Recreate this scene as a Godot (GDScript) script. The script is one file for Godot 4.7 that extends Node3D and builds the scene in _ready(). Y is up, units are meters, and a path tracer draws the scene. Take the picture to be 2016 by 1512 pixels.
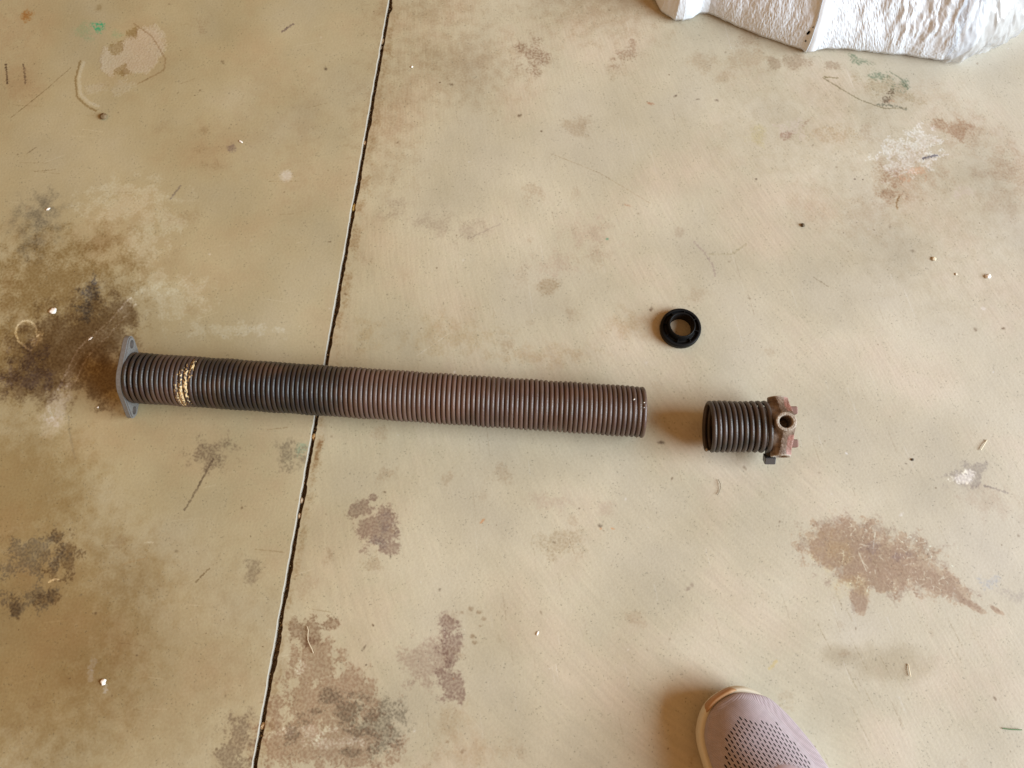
extends Node3D
# A broken torsion spring on a garage floor, seen from above. Units are metres; y is up.
# The photograph's lens: 1679 px focal length at 2016 x 1512, held 0.904 m above the floor and tilted 17.1 degrees.

const FOCAL := 1679.0
const EYE := 0.904
const TILT := 0.29843
const WIRE := 0.00252
const COIL := 0.0275                     # outer radius of the coils
const TEX_W := 2048
const TEX_H := 1508
const FLOOR_X := -0.72
const FLOOR_Z := -0.86
const TEXEL := 0.000703125               # 1.44 m over 2048 texels

var paint := PackedFloat32Array()        # floor colour, sRGB values
var relief := PackedFloat32Array()
var noise_low := PackedByteArray()
var noise_mid := PackedByteArray()
var noise_fine := PackedByteArray()
var noise_streak := PackedByteArray()
var noise_vein := PackedByteArray()
var rng := RandomNumberGenerator.new()


func ground(px: float, py: float, h := 0.0) -> Vector3:
	var u := (px - 1008.0) / FOCAL
	var v := (py - 756.0) / FOCAL
	var c := cos(TILT)
	var s := sin(TILT)
	var d := Vector3(u, -c - v * s, -s + v * c)
	return Vector3(0, EYE, 0) + d * ((h - EYE) / d.y)


func lin(r: float, g: float, b: float) -> Color:
	return Color(r, g, b).linear_to_srgb()


func mat(r: float, g: float, b: float, rough: float, metal := 0.0) -> StandardMaterial3D:
	var m := StandardMaterial3D.new()
	m.albedo_color = lin(r, g, b)
	m.roughness = rough
	m.metallic = metal
	return m


func vmat(rough: float, metal := 0.0) -> StandardMaterial3D:
	var m := StandardMaterial3D.new()
	m.vertex_color_use_as_albedo = true
	m.roughness = rough
	m.metallic = metal
	return m


func thing(called: String, label: String, category: String, where := Vector3.ZERO, group := "") -> Node3D:
	var o := Node3D.new()
	o.name = called
	add_child(o, true)
	o.position = where
	tag(o, label, category, group)
	return o


func tag(o: Node3D, label: String, category: String, group := "") -> void:
	o.set_meta("label", label)
	o.set_meta("category", category)
	if group:
		o.set_meta("group", group)


func part(called: String, mesh: Mesh, m: Material, parent: Node) -> MeshInstance3D:
	var o := MeshInstance3D.new()
	o.name = called
	o.mesh = mesh
	if m:
		o.material_override = m
	parent.add_child(o, true)
	return o


# A grid of points (rows of equal length) as a smooth mesh; optional colours and uvs. Front faces run clockwise.
func grid_mesh(rows: Array, colors: Array = [], uvs: Array = [], wrap := false, flip := false) -> ArrayMesh:
	var st := SurfaceTool.new()
	st.begin(Mesh.PRIMITIVE_TRIANGLES)
	var nr := rows.size()
	var nc: int = rows[0].size()
	for r in nr:
		for c in nc:
			if colors:
				st.set_color(colors[r][c])
			if uvs:
				st.set_uv(uvs[r][c])
			st.add_vertex(rows[r][c])
	for r in nr - 1:
		for c in (nc if wrap else nc - 1):
			var c2 := (c + 1) % nc
			var i := r * nc + c
			var j := r * nc + c2
			var k := i + nc
			var l := j + nc
			if flip:
				for n in [i, k, j, j, k, l]:
					st.add_index(n)
			else:
				for n in [i, j, k, j, l, k]:
					st.add_index(n)
	st.generate_normals()
	return st.commit()


func lathe(profile: Array, segs := 48) -> ArrayMesh:
	# profile: Vector2(radius, height), around y
	var rows := []
	for p in profile:
		var row := []
		for k in segs:
			var a := TAU * k / segs
			row.append(Vector3(p.x * cos(a), p.y, p.x * sin(a)))
		rows.append(row)
	return grid_mesh(rows, [], [], true)


# ---------------------------------------------------------------- the floor's colours

func noise_bytes(kind: int, freq: float, octaves: int, sd: int, w := TEX_W, h := TEX_H, ridged := false) -> PackedByteArray:
	var n := FastNoiseLite.new()
	n.noise_type = kind
	n.seed = sd
	n.frequency = freq
	n.fractal_type = FastNoiseLite.FRACTAL_RIDGED if ridged else FastNoiseLite.FRACTAL_FBM
	n.fractal_octaves = octaves
	var im := n.get_image(w, h)
	if w != TEX_W or h != TEX_H:
		im.resize(TEX_W, TEX_H, Image.INTERPOLATE_CUBIC)
	im.convert(Image.FORMAT_L8)
	return im.get_data()


func texel(px: float, py: float) -> Vector2:
	var p := ground(px, py)
	return Vector2((p.x - FLOOR_X) / TEXEL, (p.z - FLOOR_Z) / TEXEL)


# A stain or painted light falloff: blobs are [px, py, rx, ry, degrees] in the photograph, laid on the floor; col over around gives the tint.
func stain(blobs: Array, col: Color, around: Color, opacity := 1.0, soft := 0.25, warp := 0.35, grain := 0.3, rim := 0.0, veins := 0.0, lift := 0.0) -> void:
	var fr := col.r / around.r
	var fg := col.g / around.g
	var fb := col.b / around.b
	var x0 := 99999.0
	var y0 := 99999.0
	var x1 := -1.0
	var y1 := -1.0
	var e := PackedFloat32Array()
	for b in blobs:
		var c := texel(b[0], b[1])
		var sx := texel(b[0] + 10.0, b[1]).distance_to(c) / 10.0
		var sy := texel(b[0], b[1] + 10.0).distance_to(c) / 10.0
		var an := deg_to_rad(b[4]) if b.size() > 4 else 0.0
		var rx: float = b[2] * sx
		var ry: float = b[3] * sy
		e.append_array([c.x, c.y, cos(an) / rx, sin(an) / rx, -sin(an) / ry, cos(an) / ry])
		var m := maxf(rx, ry) * (1.0 + warp * 0.8)
		x0 = minf(x0, c.x - m)
		x1 = maxf(x1, c.x + m)
		y0 = minf(y0, c.y - m)
		y1 = maxf(y1, c.y + m)
	var ix0 := clampi(int(x0), 0, TEX_W)
	var ix1 := clampi(int(x1), 0, TEX_W)
	var iy0 := clampi(int(y0), 0, TEX_H)
	var iy1 := clampi(int(y1), 0, TEX_H)
	var ne := e.size()
	var ox := rng.randi() % 700
	var oy := rng.randi() % 500
	for y in range(iy0, iy1):
		var yn := (y + oy if y + oy < TEX_H else 2 * TEX_H - 1 - y - oy) * TEX_W
		for x in range(ix0, ix1):
			var f := -9.0
			var k := 0
			while k < ne:
				var dx := x - e[k]
				var dy := y - e[k + 1]
				var p := dx * e[k + 2] + dy * e[k + 3]
				var q := dx * e[k + 4] + dy * e[k + 5]
				var g := 1.0 - sqrt(p * p + q * q)
				if g > f:
					f = g
				k += 6
			if f < -warp:
				continue
			var nn := yn + (x + ox if x + ox < 2048 else 4095 - x - ox)
			f += warp * (0.16 + (noise_mid[nn] - 128) * 0.0085 + (noise_fine[nn] - 128) * 0.0036)
			if f <= 0.0:
				continue
			var a := minf(f / (soft * 1.5 + 0.06), 1.0)
			a = a * a * (3.0 - 2.0 * a)
			var i := y * TEX_W + x
			a *= opacity * (1.0 - grain + grain * clampf((noise_fine[nn] - 70) * 0.011, 0.0, 1.5))
			if rim > 0.0:
				a += rim * maxf(0.0, 1.0 - absf(f - 0.07) / 0.06) * (noise_mid[nn] * 0.006)
			if veins > 0.0:
				var w := noise_vein[nn] - 168
				if w > 0:
					a *= 1.0 - veins * minf(1.0, w * 0.035)
			elif veins < 0.0:
				a *= clampf((noise_vein[nn] - 176) * 0.03, 0.0, 1.0) * clampf((noise_mid[nn] - 96) * 0.02, 0.0, 1.0)
			if lift != 0.0:
				relief[i] += lift * a
			a = minf(a, 1.3)
			i *= 3
			paint[i] *= 1.0 + a * (fr - 1.0)
			paint[i + 1] *= 1.0 + a * (fg - 1.0)
			paint[i + 2] *= 1.0 + a * (fb - 1.0)


# A scratch or thin mark along photograph points.
func scratch(pts: Array, width: float, col: Color, around: Color, opacity := 0.8, ragged := 0.5) -> void:
	var fr := col.r / around.r
	var fg := col.g / around.g
	var fb := col.b / around.b
	for s in pts.size() - 1:
		var a := texel(pts[s][0], pts[s][1])
		var b := texel(pts[s + 1][0], pts[s + 1][1])
		var w := width * 0.78
		var m := w * 1.6 + 1.0
		var ab := b - a
		var ll := maxf(ab.length_squared(), 0.01)
		for y in range(clampi(int(minf(a.y, b.y) - m), 0, TEX_H), clampi(int(maxf(a.y, b.y) + m + 1), 0, TEX_H)):
			for x in range(clampi(int(minf(a.x, b.x) - m), 0, TEX_W), clampi(int(maxf(a.x, b.x) + m + 1), 0, TEX_W)):
				var p := Vector2(x, y) - a
				var t := p.dot(ab) / ll
				if t < 0.0 or t >= 1.0:
					continue
				var nn := y * TEX_W + x
				var d := (p - ab * t).length() / (w * 0.5 + 0.4) + ragged * (noise_fine[nn] - 128) * 0.012
				if d >= 1.0:
					continue
				var k := opacity * minf(1.0, (1.0 - d) * 1.8) * (1.0 - ragged * 0.6 + ragged * 1.2 * noise_mid[nn] / 255.0)
				var i := nn * 3
				paint[i] *= 1.0 + k * (fr - 1.0)
				paint[i + 1] *= 1.0 + k * (fg - 1.0)
				paint[i + 2] *= 1.0 + k * (fb - 1.0)


func c8(r: int, g: int, b: int) -> Color:
	return Color(r / 255.0, g / 255.0, b / 255.0)


func paint_floor() -> void:
	noise_low = noise_bytes(FastNoiseLite.TYPE_SIMPLEX_SMOOTH, 0.016, 4, 11, 512, 377)
	noise_mid = noise_bytes(FastNoiseLite.TYPE_SIMPLEX, 0.03, 5, 23)
	noise_fine = noise_bytes(FastNoiseLite.TYPE_SIMPLEX, 0.16, 3, 31)
	noise_streak = noise_bytes(FastNoiseLite.TYPE_SIMPLEX, 0.2, 2, 47, 2048, 96)
	noise_vein = noise_bytes(FastNoiseLite.TYPE_SIMPLEX, 0.05, 3, 59, TEX_W, TEX_H, true)
	var cross := noise_bytes(FastNoiseLite.TYPE_SIMPLEX, 0.2, 2, 77, 110, TEX_H)
	paint.resize(TEX_W * TEX_H * 3)
	relief.resize(TEX_W * TEX_H)
	var top := texel(768, 0)
	var bottom := texel(500, 1512)
	var slope := (bottom.x - top.x) / (bottom.y - top.y)
	for y in TEX_H:
		var joint := top.x + (y - top.y) * slope
		for x in TEX_W:
			var i := y * TEX_W + x
			var lo := (noise_low[i] - 128) * 0.0078
			var lo2 := (noise_low[(TEX_H - 1 - y) * TEX_W + (2047 - x)] - 128) * 0.0078
			var mi := (noise_mid[i] - 128) * 0.0078
			var fi := (noise_fine[i] - 128) * 0.0078
			var right := clampf((x - joint) * 0.02 + 0.5, 0.0, 1.0)
			# brushed trowel lines: down the right slab (leaning more towards the right), across the left one
			var lean := clampf((x - joint) * 0.0006, 0.0, 0.5)
			var sk := (x - int(y * lean * 0.9) + 4096) & 2047
			var st := (noise_streak[y * TEX_W + sk] - 128) * 0.0078
			var sx := (cross[i] - 128) * 0.0078
			var stroke := st * right * (0.55 + 0.45 * lo2) + sx * (1.0 - right) * 0.3 * (0.4 + lo2)
			var brown := clampf(0.55 - (x - joint) * 0.0016, 0.0, 1.0) if x < joint else clampf(0.42 - (x - joint) * 0.0022, 0.0, 1.0)
			var dust := rng.randf() - 0.5
			var edge := minf(minf(x, TEX_W - x), minf(y, TEX_H - y)) / 90.0
			var k := minf(edge, 1.0)
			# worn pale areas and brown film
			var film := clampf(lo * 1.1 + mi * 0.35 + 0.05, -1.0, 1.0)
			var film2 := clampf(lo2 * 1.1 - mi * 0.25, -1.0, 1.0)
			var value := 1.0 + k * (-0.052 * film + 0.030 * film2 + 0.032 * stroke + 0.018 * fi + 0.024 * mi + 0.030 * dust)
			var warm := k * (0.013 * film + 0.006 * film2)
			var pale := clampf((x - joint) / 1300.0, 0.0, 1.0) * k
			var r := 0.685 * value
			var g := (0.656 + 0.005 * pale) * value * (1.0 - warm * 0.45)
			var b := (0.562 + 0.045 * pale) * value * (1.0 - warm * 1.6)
			# brown film on the left slab, deepened to paint the light's falloff
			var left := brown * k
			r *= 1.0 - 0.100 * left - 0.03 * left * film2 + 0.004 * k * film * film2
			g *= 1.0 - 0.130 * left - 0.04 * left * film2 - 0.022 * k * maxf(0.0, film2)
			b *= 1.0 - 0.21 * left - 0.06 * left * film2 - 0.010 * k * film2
			# fine pores
			if fi < -0.54 and mi > 0.24:
				var dk := 1.0 + (fi + 0.56) * 0.9
				r *= dk
				g *= dk
				b *= dk
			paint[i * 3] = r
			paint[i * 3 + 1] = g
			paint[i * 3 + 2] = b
			relief[i] = 0.5 + 0.05 * fi + 0.035 * mi + 0.05 * stroke
	var L := c8(168, 142, 102)
	var D := c8(140, 110, 65)
	var R := c8(196, 178, 140)
	var P := c8(206, 195, 170)
	# --- left slab
	stain([[100, 560, 190, 130], [60, 690, 150, 110], [170, 640, 120, 130]], c8(122, 91, 50), L, 0.8, 0.6, 0.4, 0.2)
	stain([[40, 1250, 330, 340], [0, 980, 240, 200]], c8(145, 114, 71), L, 0.85, 0.45, 0.22, 0.1)
	stain([[200, 1300, 480, 340]], c8(152, 123, 84), L, 0.7, 0.5, 0.2, 0.1)
	stain([[170, 1330, 90, 60], [120, 1000, 90, 40], [290, 1130, 70, 60]], c8(150, 118, 74), L, 0.4, 0.7, 0.5, 0.2)
	stain([[75, 430, 62, 60], [85, 400, 30, 30], [60, 480, 40, 40]], c8(106, 86, 58), c8(160, 130, 85), 0.8, 0.9, 0.5, 0.2)
	stain([[120, 690, 125, 110], [190, 655, 90, 95], [70, 750, 100, 52], [205, 745, 50, 70], [235, 625, 42, 50]], c8(88, 62, 32), c8(132, 102, 58), 0.92, 0.4, 0.35, 0.22)
	stain([[55, 745, 60, 26], [60, 700, 35, 25]], c8(58, 38, 22), c8(84, 58, 28), 0.8, 0.5, 0.8, 0.4)
	stain([[180, 575, 22, 26], [170, 605, 20, 30]], c8(66, 52, 36), c8(110, 84, 48), 0.8, 0.6, 0.9, 0.5)
	stain([[60, 1095, 62, 42], [70, 1170, 58, 14], [30, 1195, 26, 20], [80, 1185, 12, 26]], c8(104, 82, 52), D, 0.85, 0.35, 0.75, 0.45)
	stain([[125, 1095, 30, 42], [92, 1178, 22, 17], [30, 1190, 14, 26], [110, 1060, 16, 20]], c8(78, 58, 34), c8(110, 88, 55), 0.85, 0.4, 0.8, 0.4)
	stain([[418, 890, 46, 36], [405, 905, 22, 30]], c8(118, 95, 68), L, 0.8, 0.7, 0.7, 0.4)
	stain([[572, 900, 34, 28], [560, 880, 20, 15]], c8(124, 103, 74), L, 0.75, 0.6, 0.7, 0.4)
	stain([[592, 886, 12, 16]], c8(108, 112, 80), c8(140, 115, 80), 0.45, 0.6, 0.9, 0.6)
	stain([[495, 1125, 24, 28]], c8(122, 98, 70), L, 0.6, 0.6, 0.7, 0.3)
	stain([[250, 395, 95, 45], [285, 480, 38, 80], [330, 440, 40, 40], [350, 590, 70, 40], [300, 560, 30, 40], [450, 650, 110, 16]], c8(186, 164, 128), L, 0.62, 0.5, 0.7, 0.35)
	stain([[215, 470, 60, 36], [260, 520, 40, 40]], c8(142, 112, 72), L, 0.6, 0.7, 0.7, 0.3)
	stain([[276, 574, 18, 9, -45], [305, 566, 26, 10, -20], [345, 566, 60, 14, -12]], c8(184, 162, 124), L, 0.6, 0.5, 0.4, 0.3, 0.1)
	stain([[470, 1445, 34, 40], [455, 1490, 40, 40]], c8(116, 92, 64), c8(160, 135, 95), 0.8, 0.35, 0.6, 0.4, 0.2)
	stain([[40, 165, 60, 50], [20, 60, 70, 70]], c8(158, 126, 88), L, 0.5, 0.8, 0.5, 0.2)
	stain([[470, 270, 120, 90], [520, 160, 60, 60]], c8(160, 130, 92), L, 0.45, 0.9, 0.6, 0.2)
	stain([[600, 250, 50, 200]], c8(156, 126, 88), L, 0.5, 0.9, 0.5, 0.2)
	# plaster residue with a raised edge, green and rust spots
	stain([[278, 100, 44, 52, 20], [225, 115, 32, 34]], c8(184, 160, 130), L, 0.8, 0.10, 0.14, 0.25, 0.3, 0.0, 0.5)
	stain([[226, 95, 14, 14], [240, 138, 16, 11, -30], [262, 64, 14, 11]], c8(152, 124, 86), c8(182, 158, 128), 0.9, 0.2, 0.5, 0.2, 0.0, 0.0, -0.25)
	stain([[235, 172, 26, 14], [190, 175, 30, 10]], c8(176, 152, 118), L, 0.7, 0.3, 0.6, 0.4, 0.2, 0.0, 0.2)
	scratch([[165, 120], [155, 150], [158, 185], [175, 202], [195, 210]], 9.0, c8(182, 158, 122), L, 0.8, 0.4)
	scratch([[158, 118], [148, 155], [151, 190], [172, 210], [190, 218]], 5.0, c8(130, 100, 60), L, 0.8, 0.4)
	scratch([[262, 45], [300, 72], [325, 115], [322, 138], [270, 165]], 4.0, c8(140, 110, 72), L, 0.7, 0.5)
	stain([[195, 58, 12, 13], [200, 48, 14, 6]], c8(72, 142, 92), L, 0.9, 0.5, 0.8, 0.5)
	stain([[170, 62, 26, 18], [226, 68, 12, 8]], c8(140, 142, 98), L, 0.5, 0.7, 0.8, 0.5)
	stain([[50, 32, 12, 14]], c8(146, 92, 40), L, 0.8, 0.8, 0.8, 0.3)
	stain([[195, 15, 10, 9]], c8(140, 112, 72), L, 0.7, 0.5, 0.3, 0.2, 0.3)
	scratch([[11, 125], [14, 165]], 4.0, c8(92, 70, 48), L, 0.8, 0.5)
	scratch([[46, 125], [50, 165]], 4.0, c8(100, 78, 56), L, 0.7, 0.6)
	scratch([[20, 232], [85, 180], [140, 132]], 1.6, c8(120, 94, 60), L, 0.6, 0.5)
	scratch([[553, 63], [578, 46]], 5.0, c8(112, 88, 70), L, 0.8, 0.5)
	scratch([[334, 392], [356, 364]], 4.0, c8(120, 98, 78), L, 0.7, 0.5)
	scratch([[52, 302], [72, 289]], 2.0, c8(110, 86, 58), L, 0.7, 0.5)
	stain([[455, 288, 9, 9]], c8(122, 98, 80), L, 0.7, 0.4, 0.7, 0.3, 0.3)
	stain([[562, 345, 15, 14]], c8(192, 170, 142), L, 0.8, 0.5, 0.3, 0.2)
	stain([[400, 255, 12, 10]], c8(138, 108, 72), L, 0.6, 0.9, 0.5, 0.2)
	# root-like pale streak across the dark patch
	var S := c8(96, 70, 36)
	scratch([[262, 588], [255, 595], [228, 628], [205, 652], [178, 672], [160, 690], [145, 715], [135, 742], [124, 768]], 20.0, c8(112, 85, 48), S, 0.7, 0.35)
	scratch([[258, 584], [250, 590], [224, 622], [200, 645], [172, 668], [154, 686], [138, 715], [126, 742], [112, 768]], 4.0, c8(130, 101, 62), S, 0.6, 0.6)
	scratch([[268, 598], [262, 604], [236, 634], [212, 662], [188, 684], [170, 704], [158, 728], [148, 752]], 4.0, c8(126, 97, 58), S, 0.6, 0.6)
	stain([[112, 800, 26, 40], [125, 775, 22, 24]], c8(128, 101, 62), c8(112, 86, 46), 0.7, 0.5, 0.6, 0.3, 0.1)
	stain([[105, 840, 22, 26, 15], [76, 822, 7, 8]], c8(146, 116, 74), c8(130, 102, 60), 0.55, 0.25, 0.5, 0.35, 0.15)
	scratch([[90, 765], [95, 800], [105, 825]], 5.0, c8(118, 92, 54), S, 0.4, 0.6)
	scratch([[134, 815], [136, 850], [142, 880], [148, 905]], 4.0, c8(122, 96, 58), D, 0.6, 0.5)
	stain([[70, 670, 12, 18, 25]], c8(150, 116, 66), S, 0.8, 0.35, 0.4, 0.3)
	scratch([[30, 655], [34, 640], [46, 631], [60, 632], [70, 644], [74, 662]], 5.0, c8(140, 108, 62), S, 0.8, 0.4)
	scratch([[30, 655], [36, 672], [52, 684], [62, 690]], 5.0, c8(150, 116, 66), S, 0.8, 0.4)
	scratch([[420, 902], [400, 938], [384, 968], [362, 1005]], 4.0, c8(104, 82, 58), L, 0.75, 0.6)
	scratch([[94, 1146], [104, 1140], [117, 1140]], 3.5, c8(170, 142, 98), c8(110, 88, 55), 0.8, 0.4)
	scratch([[283, 1068], [292, 1066], [302, 1068]], 3.0, c8(200, 176, 138), L, 0.7, 0.5)
	scratch([[178, 1342], [176, 1318], [188, 1296]], 14.0, c8(160, 136, 102), D, 0.55, 0.4)
	scratch([[208, 1345], [206, 1364]], 8.0, c8(172, 150, 116), D, 0.6, 0.5)
	scratch([[384, 1146], [412, 1118]], 2.5, c8(110, 84, 52), L, 0.7, 0.6)
	scratch([[240, 1110], [290, 1098]], 2.5, c8(170, 136, 92), L, 0.5, 0.7)
	# --- along the joint, right side
	for k in 24:
		var yy := 20.0 + k * 64.0 + rng.randf() * 40.0
		stain([[768.0 - 268.0 * yy / 1512.0 + 13.0, yy, 7.0 + rng.randf() * 7.0, 22.0 + rng.randf() * 26.0, 10]], c8(150, 118, 76), R, 0.25 + rng.randf() * 0.3, 0.8, 0.8, 0.4)
	stain([[625, 890, 8, 30, 10]], c8(142, 106, 66), R, 0.8, 0.4, 0.4, 0.3, 0.3)
	# --- right slab: dirt, oil and painted light falloff
	stain([[850, 20, 150, 60], [1180, 20, 190, 90], [760, 230, 90, 190], [900, 120, 200, 110]], c8(172, 147, 110), R, 0.75, 0.9, 0.5, 0.2)  # brown dirt, widened to paint the light falling off at the far end
	stain([[1050, 110, 34, 40, -20], [1030, 92, 22, 16]], c8(146, 118, 88), R, 0.72, 0.6, 0.6, 0.6)
	stain([[1232, 104, 18, 18], [1206, 116, 9, 7], [1209, 130, 10, 6], [1245, 85, 8, 14]], c8(152, 124, 92), R, 0.6, 0.5, 0.7, 0.5)
	stain([[1140, 252, 32, 22, 20], [1115, 245, 16, 12]], c8(172, 148, 110), R, 0.6, 0.5, 0.4, 0.3)
	stain([[1078, 565, 24, 21]], c8(164, 138, 100), R, 0.65, 0.3, 0.3, 0.4, 0.15)
	stain([[780, 410, 40, 22, -25], [860, 440, 60, 30], [920, 450, 50, 30]], c8(160, 138, 108), R, 0.5, 0.8, 0.7, 0.4)
	stain([[1160, 460, 60, 40], [1090, 520, 50, 30]], c8(178, 148, 116), R, 0.45, 0.9, 0.7, 0.4)
	stain([[1240, 640, 60, 40], [1060, 700, 130, 28]], c8(168, 138, 96), R, 0.45, 0.9, 0.6, 0.3)  # faint brown patches left of the bushing and along the spring
	stain([[880, 660, 120, 50], [720, 660, 40, 40]], c8(176, 148, 104), R, 0.5, 0.9, 0.6, 0.3)  # more faint brown farther left along the spring
	stain([[744, 1040, 38, 42, 15], [712, 1003, 30, 17], [735, 978, 9, 9], [760, 1078, 24, 14]], c8(142, 116, 92), R, 0.78, 0.16, 0.42, 0.35, 0.35)
	stain([[755, 1038, 24, 26], [748, 1066, 20, 12]], c8(112, 90, 78), c8(142, 116, 92), 0.6, 0.6, 0.7, 0.4)
	stain([[730, 1105, 20, 16], [650, 1090, 14, 16]], c8(168, 144, 108), R, 0.6, 0.4, 0.8, 0.4, 0.3)
	stain([[605, 1245, 34, 28], [645, 1230, 22, 14, -30], [580, 1240, 14, 22]], c8(140, 112, 82), R, 0.78, 0.2, 0.55, 0.4, 0.3)
	stain([[620, 1310, 50, 60], [640, 1390, 110, 62], [575, 1460, 75, 60], [690, 1350, 45, 40], [680, 1470, 95, 50]], c8(158, 128, 96), R, 0.8, 0.2, 0.5, 0.4, 0.2)
	stain([[745, 1420, 58, 36, -18], [755, 1440, 42, 50, 20], [690, 1395, 40, 26], [655, 1370, 24, 20]], c8(106, 84, 62), c8(158, 128, 96), 0.72, 0.3, 0.55, 0.5, 0.25)
	stain([[600, 1420, 20, 14], [570, 1450, 16, 30], [620, 1400, 14, 8], [690, 1480, 40, 8]], c8(104, 82, 60), c8(158, 128, 96), 0.6, 0.5, 0.8, 0.5)
	stain([[610, 1440, 60, 12], [650, 1460, 60, 10], [600, 1310, 22, 14]], c8(184, 156, 124), c8(150, 120, 88), 0.6, 0.5, 0.9, 0.6)
	stain([[880, 1232, 22, 24], [886, 1270, 26, 40], [885, 1350, 26, 42, -20], [905, 1372, 14, 18]], c8(138, 110, 88), R, 0.75, 0.25, 0.45, 0.4, 0.15)
	stain([[830, 1310, 52, 46], [860, 1290, 30, 40]], c8(168, 142, 112), R, 0.7, 0.4, 0.6, 0.4)
	stain([[890, 1430, 50, 60], [940, 1480, 90, 40]], c8(174, 146, 106), R, 0.55, 0.9, 0.5, 0.2)
	stain([[1105, 1065, 42, 26], [1090, 1080, 18, 22]], c8(170, 148, 110), R, 0.6, 0.3, 0.5, 0.6, 0.35)
	stain([[1080, 990, 40, 22], [1190, 1000, 20, 18]], c8(184, 160, 126), R, 0.6, 0.5, 0.6, 0.4, 0.15)
	for q in [[908, 1205], [925, 1198], [942, 1204], [952, 1218], [946, 1232], [930, 1252], [932, 1264], [880, 1460], [910, 1478]]:
		stain([[q[0], q[1], 6.0 + rng.randf() * 2.0, 5.0]], c8(150, 124, 90), R, 0.7, 0.6, 0.5, 0.3)
	stain([[1355, 1158, 10, 5, -20], [1362, 1152, 5, 6]], c8(158, 136, 108), R, 0.7, 0.5, 0.4, 0.3)
	# big brown mottled stain with pale worn veins
	var spill := [[1670, 1075, 96, 58], [1740, 1110, 112, 64], [1690, 1180, 18, 30, 10], [1830, 1140, 86, 30, 25], [1905, 1185, 42, 9, 32], [1960, 1200, 16, 5, 35]]
	stain(spill, c8(184, 160, 132), P, 0.85, 0.14, 0.34, 0.15)
	stain(spill, c8(160, 132, 108), c8(184, 160, 132), 0.85, 0.25, 0.5, 0.3, 0.0, 0.5)
	stain([[1750, 1105, 130, 66], [1830, 1140, 70, 26, 25], [1690, 1050, 60, 26]], c8(208, 192, 162), c8(166, 138, 110), 0.8, 0.3, 0.3, 0.1, 0.0, -1.0)
	stain([[1640, 1085, 50, 45], [1680, 1150, 50, 26]], c8(172, 138, 98), c8(164, 134, 106), 0.6, 0.7, 0.5, 0.2)
	stain([[1720, 1085, 26, 16], [1775, 1095, 20, 14]], c8(138, 112, 98), c8(164, 134, 106), 0.6, 0.7, 0.8, 0.4)
	scratch([[1690, 1088], [1706, 1125]], 2.5, c8(200, 180, 150), c8(164, 134, 106), 0.9, 0.2)
	stain([[1760, 1305, 110, 52], [1660, 1290, 60, 30]], c8(184, 170, 142), P, 0.85, 0.45, 0.15, 0.05)
	stain([[1850, 420, 260, 240], [1600, 250, 260, 160]], c8(190, 176, 148), P, 0.75, 0.9, 0.4, 0.1)  # broad darkening that paints weaker light over the upper right floor
	# scraped white patch with a dark rim and tail
	stain([[1905, 938, 40, 24, -18], [1930, 920, 16, 14]], c8(164, 152, 138), P, 0.7, 0.35, 0.6, 0.4)
	stain([[1895, 938, 30, 14, -18]], c8(226, 216, 204), c8(170, 158, 142), 0.95, 0.3, 0.4, 0.3)
	scratch([[1935, 955], [1960, 962], [1985, 970]], 4.0, c8(160, 148, 134), P, 0.7, 0.6)
	stain([[1945, 985, 70, 40, 20]], c8(190, 172, 148), P, 0.6, 0.8, 0.6, 0.3)
	stain([[1950, 1145, 22, 12]], c8(188, 184, 174), P, 0.8, 0.5, 0.8, 0.5)
	stain([[1995, 1172, 30, 14, 10]], c8(176, 164, 148), P, 0.6, 0.6, 0.6, 0.4)
	# scoured patch upper right
	stain([[1790, 330, 90, 60], [1900, 260, 70, 44], [1780, 370, 60, 40], [1990, 330, 60, 60]], c8(184, 162, 134), P, 0.6, 0.7, 0.6, 0.4)
	stain([[1880, 255, 30, 22], [1850, 245, 16, 14], [1750, 350, 22, 24], [1755, 385, 24, 14]], c8(164, 134, 104), P, 0.6, 0.4, 0.7, 0.4, 0.3)
	stain([[1790, 305, 52, 30, -20], [1815, 275, 30, 22], [1760, 290, 24, 16]], c8(216, 202, 184), c8(190, 170, 142), 0.8, 0.25, 0.9, 0.5, 0.0, 0.3)
	stain([[1800, 338, 24, 12], [1785, 350, 10, 12]], c8(206, 160, 124), c8(196, 178, 150), 0.6, 0.5, 0.9, 0.5)
	stain([[1885, 382, 8, 8], [1900, 375, 16, 10]], c8(212, 198, 180), P, 0.7, 0.5, 0.7, 0.4, 0.2)
	scratch([[1815, 312], [1830, 308], [1846, 305]], 6.5, c8(104, 98, 98), P, 0.9, 0.4)
	scratch([[1770, 385], [1764, 400], [1766, 412]], 4.0, c8(150, 120, 80), P, 0.8, 0.4)
	stain([[1560, 255, 30, 18], [1545, 265, 14, 10]], c8(214, 200, 182), P, 0.7, 0.4, 0.9, 0.6)
	stain([[1550, 268, 22, 8, -10], [1585, 242, 5, 14, 40]], c8(160, 132, 110), P, 0.6, 0.5, 0.8, 0.5)
	stain([[1640, 265, 50, 18]], c8(182, 160, 126), P, 0.5, 0.7, 0.8, 0.5)
	stain([[1490, 265, 22, 24]], c8(198, 186, 144), P, 0.6, 0.5, 0.5, 0.3)
	stain([[1690, 420, 120, 60], [1600, 400, 60, 60]], c8(192, 174, 146), P, 0.6, 0.9, 0.6, 0.3)
	stain([[1970, 400, 60, 40], [1950, 340, 80, 14]], c8(180, 160, 134), P, 0.5, 0.8, 0.6, 0.3)
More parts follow.
